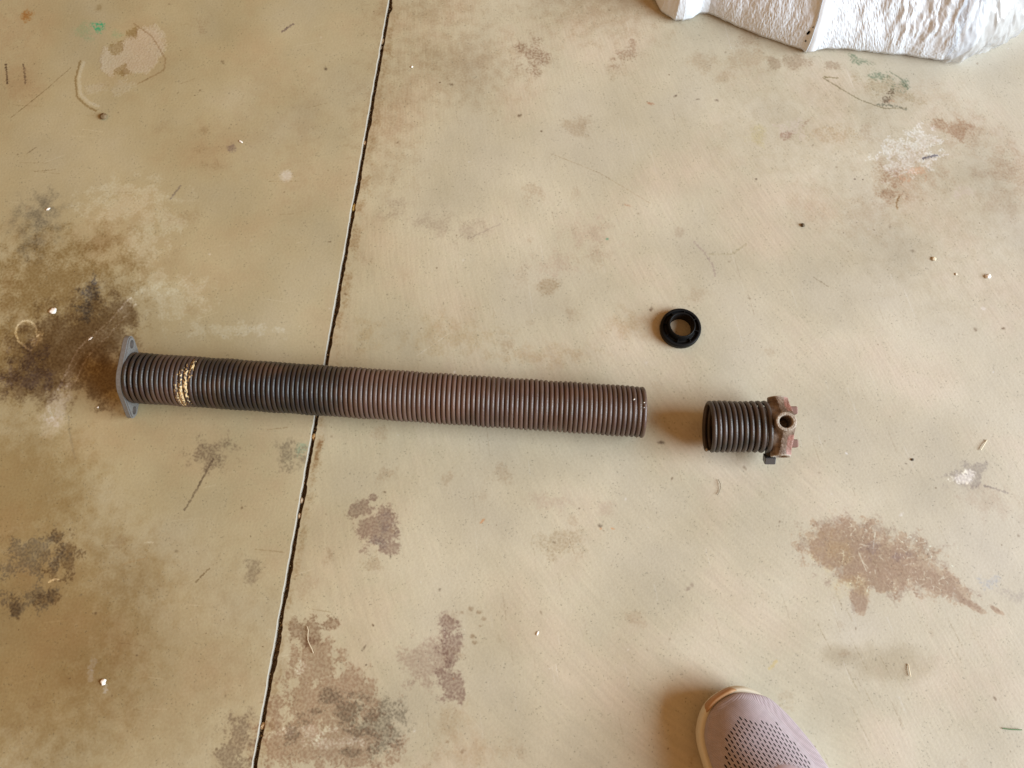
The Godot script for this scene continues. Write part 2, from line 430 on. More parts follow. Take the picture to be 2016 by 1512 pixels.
	# faint brown patches and green scrapes under the bag
	stain([[1385, 125, 40, 26], [1420, 150, 24, 18], [1375, 115, 20, 14], [1470, 115, 60, 30]], c8(172, 148, 118), P, 0.4, 0.6, 0.5, 0.3, 0.1)
	stain([[1565, 120, 34, 14], [1640, 128, 18, 10], [1525, 125, 16, 16]], c8(162, 142, 116), P, 0.6, 0.3, 0.5, 0.3, 0.15)
	stain([[1690, 118, 26, 10, 20], [1740, 150, 34, 10, 15], [1775, 165, 18, 12]], c8(126, 138, 112), P, 0.65, 0.6, 0.9, 0.6)
	stain([[1740, 170, 60, 22, 22], [1780, 190, 34, 10, 22]], c8(176, 160, 128), P, 0.6, 0.5, 0.7, 0.5)
	scratch([[1618, 152], [1640, 165], [1690, 195], [1740, 213], [1785, 212]], 3.0, c8(140, 130, 100), P, 0.7, 0.5)
	scratch([[1620, 151], [1650, 153]], 4.0, c8(140, 130, 96), P, 0.7, 0.5)
	scratch([[1750, 140], [1775, 156], [1788, 175]], 3.0, c8(130, 136, 110), P, 0.6, 0.5)
	scratch([[1725, 205], [1760, 208], [1785, 216]], 5.0, c8(118, 118, 98), P, 0.6, 0.8)
	stain([[1757, 182, 9, 7], [1745, 196, 8, 5]], c8(112, 96, 76), P, 0.7, 0.5, 0.9, 0.6)
	stain([[1750, 198, 10, 5]], c8(202, 158, 122), P, 0.6, 0.5, 0.8, 0.5)
	stain([[1830, 190, 110, 40]], c8(188, 168, 140), P, 0.5, 0.9, 0.5, 0.3)
	stain([[1337, 455, 14, 12]], c8(170, 146, 112), R, 0.5, 0.5, 0.5, 0.4, 0.2)
	# small marks
	for q in [[1410, 197, 7, 4, 22], [1372, 195, 6, 2.5, -5], [1330, 188, 6, 3, -30], [1580, 443, 4, 4, 0], [1488, 352, 4, 3, 20], [1140, 843, 8, 8, 0], [1164, 897, 3, 2, 0], [1140, 1000, 4, 3, 0], [1180, 1035, 7, 5, 0], [865, 1160, 4, 5, 20], [768, 1095, 3, 5, 0], [1795, 905, 3, 3, 0], [1783, 912, 4, 2, 0], [772, 1010, 4, 3, 0], [1300, 870, 9, 5, 0], [718, 1272, 3, 8, 25], [712, 1280, 4, 4, 0], [720, 1308, 3, 3, 0], [1682, 352, 3, 2, 0], [1698, 353, 2, 2, 0], [1660, 458, 2, 2, 0], [1600, 285, 3, 4, 30], [232, 221, 3, 3, 0], [640, 135, 4, 4, 0]]:
		stain([q], c8(96, 78, 58), R, 0.8, 0.7, 0.4, 0.2)
	for q in [[948, 1026, 7, 3, -40], [1205, 1040, 5, 2, 20], [1183, 1040, 4, 4, 0], [892, 1335, 5, 2, 50]]:
		stain([q], c8(206, 138, 84), R, 0.85, 0.7, 0.4, 0.2)
	for q in [[1280, 203, 9, 3, 20], [1235, 404, 10, 3, 15]]:
		stain([q], c8(164, 110, 74), R, 0.75, 0.7, 0.7, 0.3)
	stain([[1195, 470, 4, 3]], c8(80, 140, 100), R, 0.7, 0.7, 0.4, 0.2)
	scratch([[1365, 475], [1385, 495], [1402, 520], [1408, 545]], 4.0, c8(168, 144, 120), R, 0.6, 0.6)
	scratch([[1395, 500], [1440, 500], [1470, 480]], 4.0, c8(176, 158, 118), R, 0.5, 0.6)
	scratch([[820, 700], [885, 655]], 1.6, c8(220, 204, 170), R, 0.5, 0.6)
	scratch([[1530, 1300], [1512, 1318]], 6.0, c8(212, 190, 132), P, 0.6, 0.4)
	scratch([[1600, 545], [1632, 565]], 2.5, c8(160, 140, 106), R, 0.6, 0.5)
	scratch([[1080, 300], [1180, 340], [1280, 400]], 1.4, c8(170, 146, 108), R, 0.5, 0.6)
	scratch([[920, 470], [985, 440]], 2.5, c8(158, 138, 112), R, 0.5, 0.6)
	scratch([[1120, 1060], [1130, 1090]], 2.0, c8(160, 136, 100), R, 0.5, 0.6)
	# strokes of the trowel near the bottom of the right slab
	for k in 46:
		var qx := 1560.0 + rng.randf() * 450.0
		var qy := 1020.0 + rng.randf() * 430.0
		var ln := 20.0 + rng.randf() * 60.0
		var lt := rng.randf() > 0.5
		scratch([[qx, qy], [qx + ln * 0.5, qy + ln]], 1.4, c8(218, 206, 180) if lt else c8(184, 170, 142), P, 0.3 + rng.randf() * 0.35, 0.6)
	for k in 150:
		var qx := 780.0 + rng.randf() * 1000.0
		var qy := rng.randf() * 1500.0
		var ln := 14.0 + rng.randf() * 46.0
		var sl := 0.05 + 0.35 * (qx - 780.0) / 1000.0
		var lt := rng.randf() > 0.5
		scratch([[qx, qy], [qx + ln * sl, qy + ln]], 1.3, c8(210, 194, 160) if lt else c8(178, 158, 122), R, 0.25 + rng.randf() * 0.4, 0.6)
	for k in 60:
		var qx := rng.randf() * 640.0
		var qy := rng.randf() * 1500.0
		var ln := 14.0 + rng.randf() * 50.0
		scratch([[qx, qy], [qx + ln, qy - ln * (rng.randf() - 0.3) * 0.6]], 1.3, c8(184, 158, 118) if rng.randf() > 0.5 else c8(138, 110, 72), L, 0.25 + rng.randf() * 0.4, 0.6)
	# loose specks of dirt
	for k in 420:
		var qx := rng.randf() * 2016.0
		var qy := rng.randf() * 1512.0
		var sz := 0.9 + pow(rng.randf(), 4.0) * 3.2
		var dark := rng.randf() > 0.22
		stain([[qx, qy, sz * (1.0 + rng.randf()), sz, rng.randf() * 180.0]], c8(112, 90, 64) if dark else c8(226, 212, 186), R, 0.4 + rng.randf() * 0.5, 0.8, 0.6, 0.2)
	for k in 90:
		var qx := rng.randf() * 2016.0
		var qy := rng.randf() * 1512.0
		var sz := 6.0 + rng.randf() * 16.0
		stain([[qx, qy, sz * (0.8 + rng.randf() * 0.8), sz, rng.randf() * 180.0]], c8(168, 142, 106), R, 0.15 + rng.randf() * 0.3, 0.6, 0.8, 0.5, 0.1)


func floor_materials() -> Array:
	paint_floor()
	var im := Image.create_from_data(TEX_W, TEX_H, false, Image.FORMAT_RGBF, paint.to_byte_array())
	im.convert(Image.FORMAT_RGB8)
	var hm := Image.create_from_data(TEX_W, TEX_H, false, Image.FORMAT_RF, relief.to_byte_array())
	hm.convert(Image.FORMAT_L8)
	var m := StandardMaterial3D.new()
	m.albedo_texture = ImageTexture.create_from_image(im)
	m.heightmap_enabled = true
	m.heightmap_texture = ImageTexture.create_from_image(hm)
	m.heightmap_scale = 0.07
	m.roughness = 0.62
	m.metallic_specular = 0.35
	# beyond the painted area: the same concrete, plainer
	var n := NoiseTexture2D.new()
	n.width = 512
	n.height = 512
	n.seamless = true
	var fn := FastNoiseLite.new()
	fn.frequency = 0.012
	fn.fractal_octaves = 6
	fn.seed = 5
	n.noise = fn
	var gr := Gradient.new()
	gr.set_color(0, Color(0.645, 0.615, 0.525))
	gr.set_color(1, Color(0.715, 0.685, 0.595))
	n.color_ramp = gr
	var o := StandardMaterial3D.new()
	o.albedo_texture = n
	o.uv1_scale = Vector3(1, 1, 1)
	o.roughness = 0.62
	o.metallic_specular = 0.35
	paint = PackedFloat32Array()
	relief = PackedFloat32Array()
	return [m, o]


func quad(st: SurfaceTool, a: Vector3, b: Vector3, c: Vector3, d: Vector3, painted: bool) -> void:
	for p: Vector3 in [a, b, c, a, c, d]:
		if painted:
			st.set_uv(Vector2((p.x - FLOOR_X) / 1.44, (p.z - FLOOR_Z) / (TEXEL * TEX_H)))
		else:
			st.set_uv(Vector2(p.x, p.z) * 1.1)
		st.set_normal(Vector3.UP)
		st.add_vertex(p)


func build_floor() -> void:
	var mats := floor_materials()
	var fl := Node3D.new()
	fl.name = "floor"
	add_child(fl, true)
	fl.set_meta("kind", "structure")
	fl.set_meta("label", "stained beige concrete garage floor with a dark joint running across it")
	var a := ground(768, 0)
	var b := ground(500, 1512)
	var dir: Vector3 = (b - a) / (b.z - a.z)                   # per metre of z
	var cross: Vector3 = Vector3(dir.z, 0, -dir.x).normalized()  # towards the right slab
	var z0 := FLOOR_Z
	var z1 := FLOOR_Z + TEXEL * TEX_H
	var zf := -4.0
	var zn := 3.0
	var jag := FastNoiseLite.new()
	jag.frequency = 22.0
	jag.fractal_octaves = 4
	jag.seed = 9
	for side in [-1, 1]:
		var edge := []
		var step := 0.003
		var n := int((z1 - z0) / step)
		for k in n + 1:
			var z := z0 + (z1 - z0) * k / n
			var base := a + dir * (z - a.z)
			var j := jag.get_noise_2d(z, side * 7.0)
			var off := 0.0024 + absf(j) * 0.0014 if side < 0 else 0.0026 + maxf(0.0, j) * 0.0032 + absf(jag.get_noise_2d(z * 4.0, 31.0)) * 0.0016
			edge.append(base + cross * off * side)
		var far_x := FLOOR_X if side < 0 else FLOOR_X + 1.44
		var out_x := -4.0 if side < 0 else 4.0
		var st := SurfaceTool.new()
		st.begin(Mesh.PRIMITIVE_TRIANGLES)
		for k in n:
			var p: Vector3 = edge[k]
			var q: Vector3 = edge[k + 1]
			if side < 0:
				quad(st, Vector3(far_x, 0, p.z), p, q, Vector3(far_x, 0, q.z), true)
			else:
				quad(st, p, Vector3(far_x, 0, p.z), Vector3(far_x, 0, q.z), q, true)
		st.generate_tangents()
		var mesh := st.commit()
		var so := SurfaceTool.new()
		so.begin(Mesh.PRIMITIVE_TRIANGLES)
		var e0: Vector3 = a + dir * (zf - a.z) + cross * 0.0027 * side
		var e1: Vector3 = edge[0]
		var e2: Vector3 = edge[n]
		var e3: Vector3 = a + dir * (zn - a.z) + cross * 0.0027 * side
		for pr in [[e0, e1], [e2, e3]]:
			var p: Vector3 = pr[0]
			var q: Vector3 = pr[1]
			if side < 0:
				quad(so, Vector3(out_x, 0, p.z), p, q, Vector3(out_x, 0, q.z), false)
			else:
				quad(so, p, Vector3(out_x, 0, p.z), Vector3(out_x, 0, q.z), q, false)
		if side < 0:
			quad(so, Vector3(out_x, 0, z0), Vector3(far_x, 0, z0), Vector3(far_x, 0, z1), Vector3(out_x, 0, z1), false)
		else:
			quad(so, Vector3(far_x, 0, z0), Vector3(out_x, 0, z0), Vector3(out_x, 0, z1), Vector3(far_x, 0, z1), false)
		so.generate_tangents()
		so.commit(mesh)
		mesh.surface_set_material(0, mats[0])
		mesh.surface_set_material(1, mats[1])
		var slab := part("concrete_slab", mesh, null, fl)
		# the broken arris: top edge, chamfer, wall
		var rows := [[], [], [], []]
		var first: Vector3 = a + dir * (zf - a.z) + cross * 0.0027 * side
		var last: Vector3 = a + dir * (zn - a.z) + cross * 0.0027 * side
		var line := [first] + edge + [last]
		for p: Vector3 in line:
			var j := jag.get_noise_2d(p.z * 2.0, 50.0 + side)
			rows[0].append(p)
			rows[1].append(p - cross * side * (0.0007 + 0.0004 * j) + Vector3(0, -0.0009, 0))
			rows[2].append(p - cross * side * (0.0011 + 0.0005 * j) + Vector3(0, -0.0035, 0))
			rows[3].append(p - cross * side * 0.0013 + Vector3(0, -0.013, 0))
		var em := mat(0.33, 0.30, 0.25, 0.8) if side < 0 else mat(0.22, 0.165, 0.10, 0.85)
		part("worn_edge" if side < 0 else "dirty_edge", grid_mesh(rows, [], [], false, side > 0), em, slab)
	# what lies at the bottom of the joint
	var fill := []
	var cols := []
	var count := 520
	for r in 5:
		var row := []
		var cr := []
		for k in count:
			var z := z0 - 0.02 + (z1 - z0 + 0.04) * k / (count - 1)
			if k == 0:
				z = zf
			if k == count - 1:
				z = zn
			var base := a + dir * (z - a.z)
			var j := jag.get_noise_2d(z * 5.0, r * 9.0)
			row.append(base + cross * (-0.008 + 0.004 * r) + Vector3(0, -0.0062 + 0.0026 * j, 0))
			var t := clampf(0.5 + 0.9 * jag.get_noise_2d(z * 9.0, 90.0 + r * 5.0), 0.0, 1.0)
			cr.append(Color(0.060, 0.040, 0.022).lerp(Color(0.20, 0.14, 0.075), t * t))
		fill.append(row)
		cols.append(cr)
	part("joint_dirt", grid_mesh(fill, cols), vmat(0.9), fl)
	# grit in the joint, too small to count
	var grit := SurfaceTool.new()
	grit.begin(Mesh.PRIMITIVE_TRIANGLES)
	for k in 900:
		var z := z0 + (z1 - z0) * rng.randf()
		var p := a + dir * (z - a.z) + cross * (rng.randf() * 0.0085 - 0.0035) + Vector3(0, -0.0050 + rng.randf() * 0.003, 0)
		var s := 0.0004 + 0.0011 * pow(rng.randf(), 2.0)
		var t := rng.randf()
		chip(grit, p, s, s * 0.8, rng.randf() * TAU, Color(0.10, 0.07, 0.035).lerp(Color(0.34, 0.25, 0.13), t * t * t))
	grit.generate_normals()
	var gp := part("joint_grit", grit.commit(), vmat(0.9), fl)
	gp.set_meta("kind", "stuff")


# a small faceted lump
func chip(st: SurfaceTool, p: Vector3, r: float, h: float, turn: float, c: Color) -> void:
	var ring := []
	for k in 6:
		var a := turn + TAU * k / 6.0
		var q := r * (0.75 + 0.5 * rng.randf())
		ring.append(p + Vector3(cos(a) * q * 1.25, h * 0.3 * rng.randf(), sin(a) * q * 0.8).rotated(Vector3.UP, turn))
	var top := p + Vector3(r * 0.2, h, 0)
	var low := p - Vector3(0, h * 0.5, 0)
	st.set_color(c)
	for k in 6:
		for v: Vector3 in [ring[k], top, ring[(k + 1) % 6], ring[k], ring[(k + 1) % 6], low]:
			st.set_color(c)
			st.add_vertex(v)


func lump(called: String, label: String, category: String, px: float, py: float, r: float, h: float, c: Color, y := 0.0, group := "", stretch := 1.0, turn := 0.0) -> void:
	# an irregular crumb: a squashed ball pushed about by noise
	var n := FastNoiseLite.new()
	n.seed = rng.randi()
	n.frequency = 0.9
	var rows := []
	for i in 9:
		var t := PI * i / 8.0
		var row := []
		for k in 14:
			var a := TAU * k / 14.0
			var d := Vector3(sin(t) * cos(a), cos(t), sin(t) * sin(a))
			var q := 1.0 + 0.55 * n.get_noise_3dv(d * 1.2) + 0.3 * n.get_noise_3dv(d * 3.0 + Vector3(9, 0, 0))
			row.append((d * q * Vector3(r * stretch, h * 0.5, r)).rotated(Vector3.UP, turn))
		rows.append(row)
	var m := StandardMaterial3D.new()
	m.albedo_color = c.linear_to_srgb()
	m.roughness = 0.75
	var o := part(called, grid_mesh(rows, [], [], true), m, self)
	o.position = ground(px, py, y) + Vector3(0, h * 0.42, 0)
	tag(o, label, category, group)


func fibre(called: String, label: String, category: String, pts: Array, r: float, c: Color) -> void:
	var rows := []
	var path := []
	for i in pts.size():
		path.append(ground(pts[i][0], pts[i][1], 0.0008 + 0.0009 * absf(sin(i * 2.1))))
	for i in path.size():
		var d: Vector3 = (path[mini(i + 1, path.size() - 1)] - path[maxi(i - 1, 0)]).normalized()
		var sd := d.cross(Vector3.UP).normalized()
		var up := sd.cross(d)
		var row := []
		for k in 6:
			var a := TAU * k / 6.0
			row.append(path[i] + (sd * cos(a) + up * sin(a)) * r)
		rows.append(row)
	var m := StandardMaterial3D.new()
	m.albedo_color = c.linear_to_srgb()
	m.roughness = 0.7
	tag(part(called, grid_mesh(rows, [], [], true, true), m, self), label, category)


# ---------------------------------------------------------------- springs

# A helix about local x. at(t) for t in turns gives x; phi = turn angle, 0 at the top, growing towards +z.
func helix(xs: Array, phase: float, turns: float, tint: Callable, segs := 44, sides := 10) -> ArrayMesh:
	var rows := []
	var cols := []
	var total := int(turns * segs)
	var rc := COIL - WIRE
	for i in total + 1:
		var t := float(i) / segs
		var phi := phase + t * TAU
		var f := t / turns * (xs.size() - 1)
		var j := mini(int(f), xs.size() - 2)
		var x: float = lerpf(xs[j], xs[j + 1], f - j)
		var wob := 0.00025 * sin(t * 0.7) + 0.00012 * sin(t * 5.3 + 1.0)
		var rad := Vector3(0, cos(phi), sin(phi))
		var c := Vector3(x, 0, 0) + rad * (rc + wob)
		var w := WIRE
		if i == 0 or i == total:
			w = 0.0002
		elif i == 1 or i == total - 1:
			w = WIRE * 0.9
		var row := []
		var cr := []
		for k in sides:
			var a := TAU * k / sides
			row.append(c + (rad * cos(a) + Vector3.RIGHT * sin(a)) * w)
			cr.append(tint.call(x, phi, a))
		rows.append(row)
		cols.append(cr)
	return grid_mesh(rows, cols, [], true, true)


func wire_material() -> StandardMaterial3D:
	var m := vmat(0.43, 0.0)
	m.metallic_specular = 0.5
	var n := NoiseTexture2D.new()
	n.width = 256
	n.height = 256
	n.seamless = true
	var fn := FastNoiseLite.new()
	fn.frequency = 0.08
	fn.fractal_octaves = 4
	n.noise = fn
	m.heightmap_enabled = true
	m.heightmap_texture = n
	m.heightmap_scale = 0.03
	m.uv1_triplanar = true
	m.uv1_scale = Vector3(30, 30, 30)
	return m


func build_long_spring(steel: Material) -> void:
	var lx := ground(262, 748, 0.0)
	var left := Vector3(-0.4074, COIL + 0.001, -0.2765)
	var right := Vector3(0.1406, COIL, -0.2381)
	lx = left
	var o := thing("torsion_spring", "long dark brown coiled steel torsion spring with a grey end flange", "spring", Vector3(left.x, left.y, left.z))
	var ax := (right - left).normalized()
	o.basis = Basis(ax, Vector3.UP, ax.cross(Vector3.UP)).orthonormalized()
	var length := (right - left).length()
	var n := FastNoiseLite.new()
	n.seed = 3
	n.frequency = 14.0
	n.fractal_octaves = 3
	var tint := func(x: float, phi: float, _a: float) -> Color:
		var u := x / length
		var k := 0.5 + 0.45 * n.get_noise_2d(x * 0.7, cos(phi) * 0.03) + 0.22 * n.get_noise_3d(x * 3.0, cos(phi) * 0.12, sin(phi) * 0.12)
		k = clampf(k * 0.8 - 0.10 - 0.35 * smoothstep(0.055, 0.025, u) - 0.34 * smoothstep(0.10, 0.16, u) * smoothstep(0.50, 0.30, u) + 0.38 * smoothstep(0.32, 0.54, u) - 0.16 * smoothstep(0.74, 0.84, u), 0.0, 1.0)
		var c := Color(0.018, 0.014, 0.012).lerp(Color(0.132, 0.080, 0.064), k)
		var rust := clampf(n.get_noise_2d(x * 0.8 + 4.0, cos(phi + 2.0) * 0.05) * 2.0 - 0.2, 0.0, 1.0)
		return c.lerp(Color(0.120, 0.060, 0.034), rust * 0.35)
	# turns: the first four are drawn apart, then close wound
	var turns := 107.0
	var xs := []
	for k in 108:
		xs.append(0.0)
	var pitch := []
	var sum := 0.0
	for k in 107:
		var p := 1.0 + 0.22 * maxf(0.0, 1.0 - k / 5.0) + 0.025 * sin(k * 1.7) + 0.02 * sin(k * 0.31)
		pitch.append(p)
		sum += p
	var x := -0.0015
	for k in 107:
		xs[k] = x
		x += pitch[k] / sum * (length + 0.0015)
	xs[107] = length
	part("coil", helix(xs, 3.5, turns, tint), steel, o)
	# flaking cream and yellow paint across a few turns
	var st := SurfaceTool.new()
	st.begin(Mesh.PRIMITIVE_TRIANGLES)
	var rc := COIL - WIRE
	var pn := FastNoiseLite.new()
	pn.seed = 21
	pn.frequency = 1.0
	pn.fractal_octaves = 3
	for q in 60 * 4:
		var i := q / 60
		var phi := -0.95 + 2.75 * (q % 60) / 60.0
		# the mark runs aslant: later turns carry it further up
		var want: float = [1.35, 1.0, 0.35, -0.45][i]
		var amount := 0.13 - absf(phi - want) * 0.50 + (0.12 if i < 2 else -0.06 * (i - 1))
		for s in 8:
			var aa := -1.25 + 2.5 * s / 8.0
			if pn.get_noise_3d(phi * 6.0, aa * 1.3, i * 40.0) > amount - 0.02:
				continue
			var cream := Color(0.40, 0.24, 0.08).lerp(Color(0.62, 0.50, 0.30), clampf(0.5 + 1.4 * pn.get_noise_3d(phi * 14.0, aa * 3.0, 99.0), 0.0, 1.0))
			var d := 2.75 / 60.0
			var vs := []
			for pr in [[0.0, 0.0], [0.0, 1.0], [1.0, 1.0], [1.0, 0.0]]:
				var t: float = 11.0 + i + (phi + d * pr[0] - 3.5) / TAU
				var j := int(t)
				var xx: float = lerpf(xs[j], xs[j + 1], t - j)
				var ph := 3.5 + t * TAU
				var rad := Vector3(0, cos(ph), sin(ph))
				var al: float = aa + 2.5 / 8.0 * pr[1]
				var lift := WIRE + 0.00016
				vs.append(Vector3(xx, 0, 0) + rad * (rc + lift * cos(al)) + Vector3.RIGHT * lift * sin(al))
			for v: Vector3 in [vs[0], vs[1], vs[2], vs[0], vs[2], vs[3]]:
				st.set_color(cream)
				st.add_vertex(v)
	st.generate_normals()
	var pm := part("paint_mark", st.commit(), vmat(0.7), o)
	pm.set_meta("label", "flaking cream paint stripe across the coils")
	# the cast aluminium stationary cone
	var alu := mat(0.26, 0.265, 0.27, 0.48, 0.45)
	var nt := NoiseTexture2D.new()
	nt.seamless = true
	nt.width = 256
	nt.height = 256
	var fn := FastNoiseLite.new()
	fn.frequency = 0.05
	fn.fractal_octaves = 4
	nt.noise = fn
	var dirt := NoiseTexture2D.new()
	dirt.seamless = true
	dirt.width = 256
	dirt.height = 256
	dirt.noise = fn
	var dg := Gradient.new()
	dg.set_color(0, lin(0.16, 0.15, 0.14))
	dg.set_color(1, lin(0.215, 0.22, 0.225))
	dirt.color_ramp = dg
	alu.albedo_color = Color.WHITE
	alu.albedo_texture = dirt
	alu.heightmap_enabled = true
	alu.heightmap_texture = nt
	alu.heightmap_scale = 0.012
	alu.uv1_triplanar = true
	alu.uv1_scale = Vector3(22, 22, 22)
	var roll := deg_to_rad(30.0)
	var flange := CSGCombiner3D.new()
	flange.name = "flange"
	o.add_child(flange, true)
	var pts := PackedVector2Array()
	for k in 40:
		pts.append(Vector2.from_angle(TAU * k / 40.0) * 0.0264)
		for s in [-1.0, 1.0]:
			pts.append(Vector2(s * 0.0365, 0) + Vector2.from_angle(TAU * k / 40.0) * 0.0088)
	var hull := Geometry2D.convex_hull(pts)
	hull.remove_at(hull.size() - 1)
	var inner := Geometry2D.offset_polygon(hull, -0.0014)[0]
	# slabs across local x; the polygon's x runs towards +z and its y towards +y
	for lay in [[inner, -0.0074, 0.0012], [hull, -0.0062, 0.0046], [inner, -0.0016, 0.0012]]:
		var pg := CSGPolygon3D.new()
		pg.name = "plate"
		pg.polygon = lay[0]
		pg.depth = lay[2]
		pg.material = alu
		flange.add_child(pg, true)
		pg.transform = Transform3D(Basis(Vector3(0, 0, 1), Vector3(0, 1, 0), Vector3(-1, 0, 0)), Vector3(lay[1], 0, 0))
	for s in [-1.0, 1.0]:
		var cy := CSGCylinder3D.new()
		cy.name = "ear_hole"
		cy.operation = CSGShape3D.OPERATION_SUBTRACTION
		cy.radius = 0.0046
		cy.height = 0.05
		cy.sides = 24
		cy.material = alu
		flange.add_child(cy, true)
		cy.rotation.z = PI / 2
		cy.position = Vector3(-0.004, 0, s * 0.0365)
	var bore := CSGCylinder3D.new()
	bore.name = "shaft_bore"
	bore.operation = CSGShape3D.OPERATION_SUBTRACTION
	bore.radius = 0.0165
	bore.height = 0.05
	bore.sides = 40
	bore.material = alu
	flange.add_child(bore, true)
	bore.rotation.z = PI / 2
	flange.rotation.x = roll
	var hub := part("cone_hub", lathe([Vector2(0.0165, 0.0), Vector2(0.0205, 0.0), Vector2(0.0212, 0.001), Vector2(0.0200, 0.033), Vector2(0.0185, 0.036), Vector2(0.0165, 0.036), Vector2(0.0165, 0.0)]), alu, o)
	hub.rotation.z = -PI / 2
	hub.position.x = -0.006
	# a pale speck of paint on the last coils
	for q in [[104.25, 0.15, 0.0011], [106.9, 0.25, 0.0008], [106.9, 0.45, 0.0006]]:
		var t: float = q[0]
		var ph: float = q[1] - 0.35
		var xx: float = xs[mini(int(t), 107)] + 0.001
		var cst := SurfaceTool.new()
		cst.begin(Mesh.PRIMITIVE_TRIANGLES)
		chip(cst, Vector3(xx, cos(ph) * COIL, sin(ph) * COIL), q[2], 0.0007, 0.7, Color(0.7, 0.68, 0.64))
		cst.generate_normals()
		part("paint_speck", cst.commit(), vmat(0.7), o)


# ---------------------------------------------------------------- winding cone: a smooth cast body from a distance field

func smin(a: float, b: float, k: float) -> float:
	var h := maxf(k - absf(a - b), 0.0) / k
	return minf(a, b) - h * h * k * 0.25


func cone_field(x: float, y: float, z: float) -> float:
	var r := sqrt(y * y + z * z)
	# body: flares from the coil towards the rim
	var t := clampf((x + 0.012) / 0.036, 0.0, 1.0)
	var rad := 0.0205 + 0.0020 * t
	var d := maxf(r - rad, maxf(-0.014 - x, x - 0.0265))
	# four lobes of the rim; k is the distance along the nearest spoke
	var u := maxf(absf(y), absf(z))
	var v := minf(absf(y), absf(z))
	var ang := atan2(v, u)
	var lobe := 0.0232 + 0.0068 * pow(maxf(0.0, cos(2.0 * ang)), 1.6)
	d = smin(d, maxf((r - lobe) * 0.8, absf(x - 0.0212) - 0.0056) - 0.0004, 0.0035)
	# sockets
	var s := sqrt((x - 0.0172) * (x - 0.0172) + v * v)
	d = smin(d, maxf(s - 0.0096, u - 0.0312) - 0.0004, 0.004)
	# bores
	if u > 0.014:
		d = maxf(d, 0.0062 - s)
		d = maxf(d, -(sqrt(pow(maxf(0.0, s - 0.0062), 2.0) + pow(maxf(0.0, 0.0312 - u), 2.0)) - 0.0007))
	d = maxf(d, 0.0128 - r)
	return d


func surface_nets(lo: Vector3, size: Vector3, cell: float, tint: Callable) -> ArrayMesh:
	var nx := int(size.x / cell) + 1
	var ny := int(size.y / cell) + 1
	var nz := int(size.z / cell) + 1
	var f := PackedFloat32Array()
	f.resize(nx * ny * nz)
	for i in nx:
		for j in ny:
			for k in nz:
				f[(i * ny + j) * nz + k] = cone_field(lo.x + i * cell, lo.y + j * cell, lo.z + k * cell)
	var index := PackedInt32Array()
	index.resize(nx * ny * nz)
	index.fill(-1)
	var verts := PackedVector3Array()
	var norms := PackedVector3Array()
	var cols := PackedColorArray()
	var corner := [0, 1, nz, nz + 1, ny * nz, ny * nz + 1, ny * nz + nz, ny * nz + nz + 1]
	for i in nx - 1:
		for j in ny - 1:
			for k in nz - 1:
				var b := (i * ny + j) * nz + k
				var mask := 0
				for c in 8:
					if f[b + corner[c]] < 0.0:
						mask |= 1 << c
				if mask == 0 or mask == 255:
					continue
				var acc := Vector3.ZERO
				var cnt := 0
				for c in 8:
					for bit in [1, 2, 4]:
						if c & bit:
							continue
						var c2: int = c | bit
						var fa := f[b + corner[c]]
						var fb := f[b + corner[c2]]
						if (fa < 0.0) == (fb < 0.0):
							continue
						var t := fa / (fa - fb)
						var pa := Vector3((c >> 2) & 1, (c >> 1) & 1, c & 1)
						var pb := Vector3((c2 >> 2) & 1, (c2 >> 1) & 1, c2 & 1)
						acc += pa.lerp(pb, t)
						cnt += 1
				var p := lo + (Vector3(i, j, k) + acc / cnt) * cell
				var e := 0.0003
				var g := Vector3(cone_field(p.x + e, p.y, p.z) - cone_field(p.x - e, p.y, p.z), cone_field(p.x, p.y + e, p.z) - cone_field(p.x, p.y - e, p.z), cone_field(p.x, p.y, p.z + e) - cone_field(p.x, p.y, p.z - e)).normalized()
				index[b] = verts.size()
				verts.append(p)
				norms.append(g)
				cols.append(tint.call(p, g))
	var tri := PackedInt32Array()
	var strides := [ny * nz, nz, 1]
	for i in range(1, nx - 1):
		for j in range(1, ny - 1):
			for k in range(1, nz - 1):
				var b := (i * ny + j) * nz + k
				var inside := f[b] < 0.0
				for ax in 3:
					var sa: int = strides[ax]
					if (f[b + sa] < 0.0) == inside:
						continue
					var u: int = strides[(ax + 1) % 3]
					var v: int = strides[(ax + 2) % 3]
					var q := [index[b], index[b - u], index[b - u - v], index[b - v]]
					if inside:
						tri.append_array([q[0], q[2], q[1], q[0], q[3], q[2]])
					else:
						tri.append_array([q[0], q[1], q[2], q[0], q[2], q[3]])
	var arr := []
	arr.resize(Mesh.ARRAY_MAX)
	arr[Mesh.ARRAY_VERTEX] = verts
	arr[Mesh.ARRAY_NORMAL] = norms
	arr[Mesh.ARRAY_COLOR] = cols
	arr[Mesh.ARRAY_INDEX] = tri
	var mesh := ArrayMesh.new()
	mesh.add_surface_from_arrays(Mesh.PRIMITIVE_TRIANGLES, arr)
	return mesh


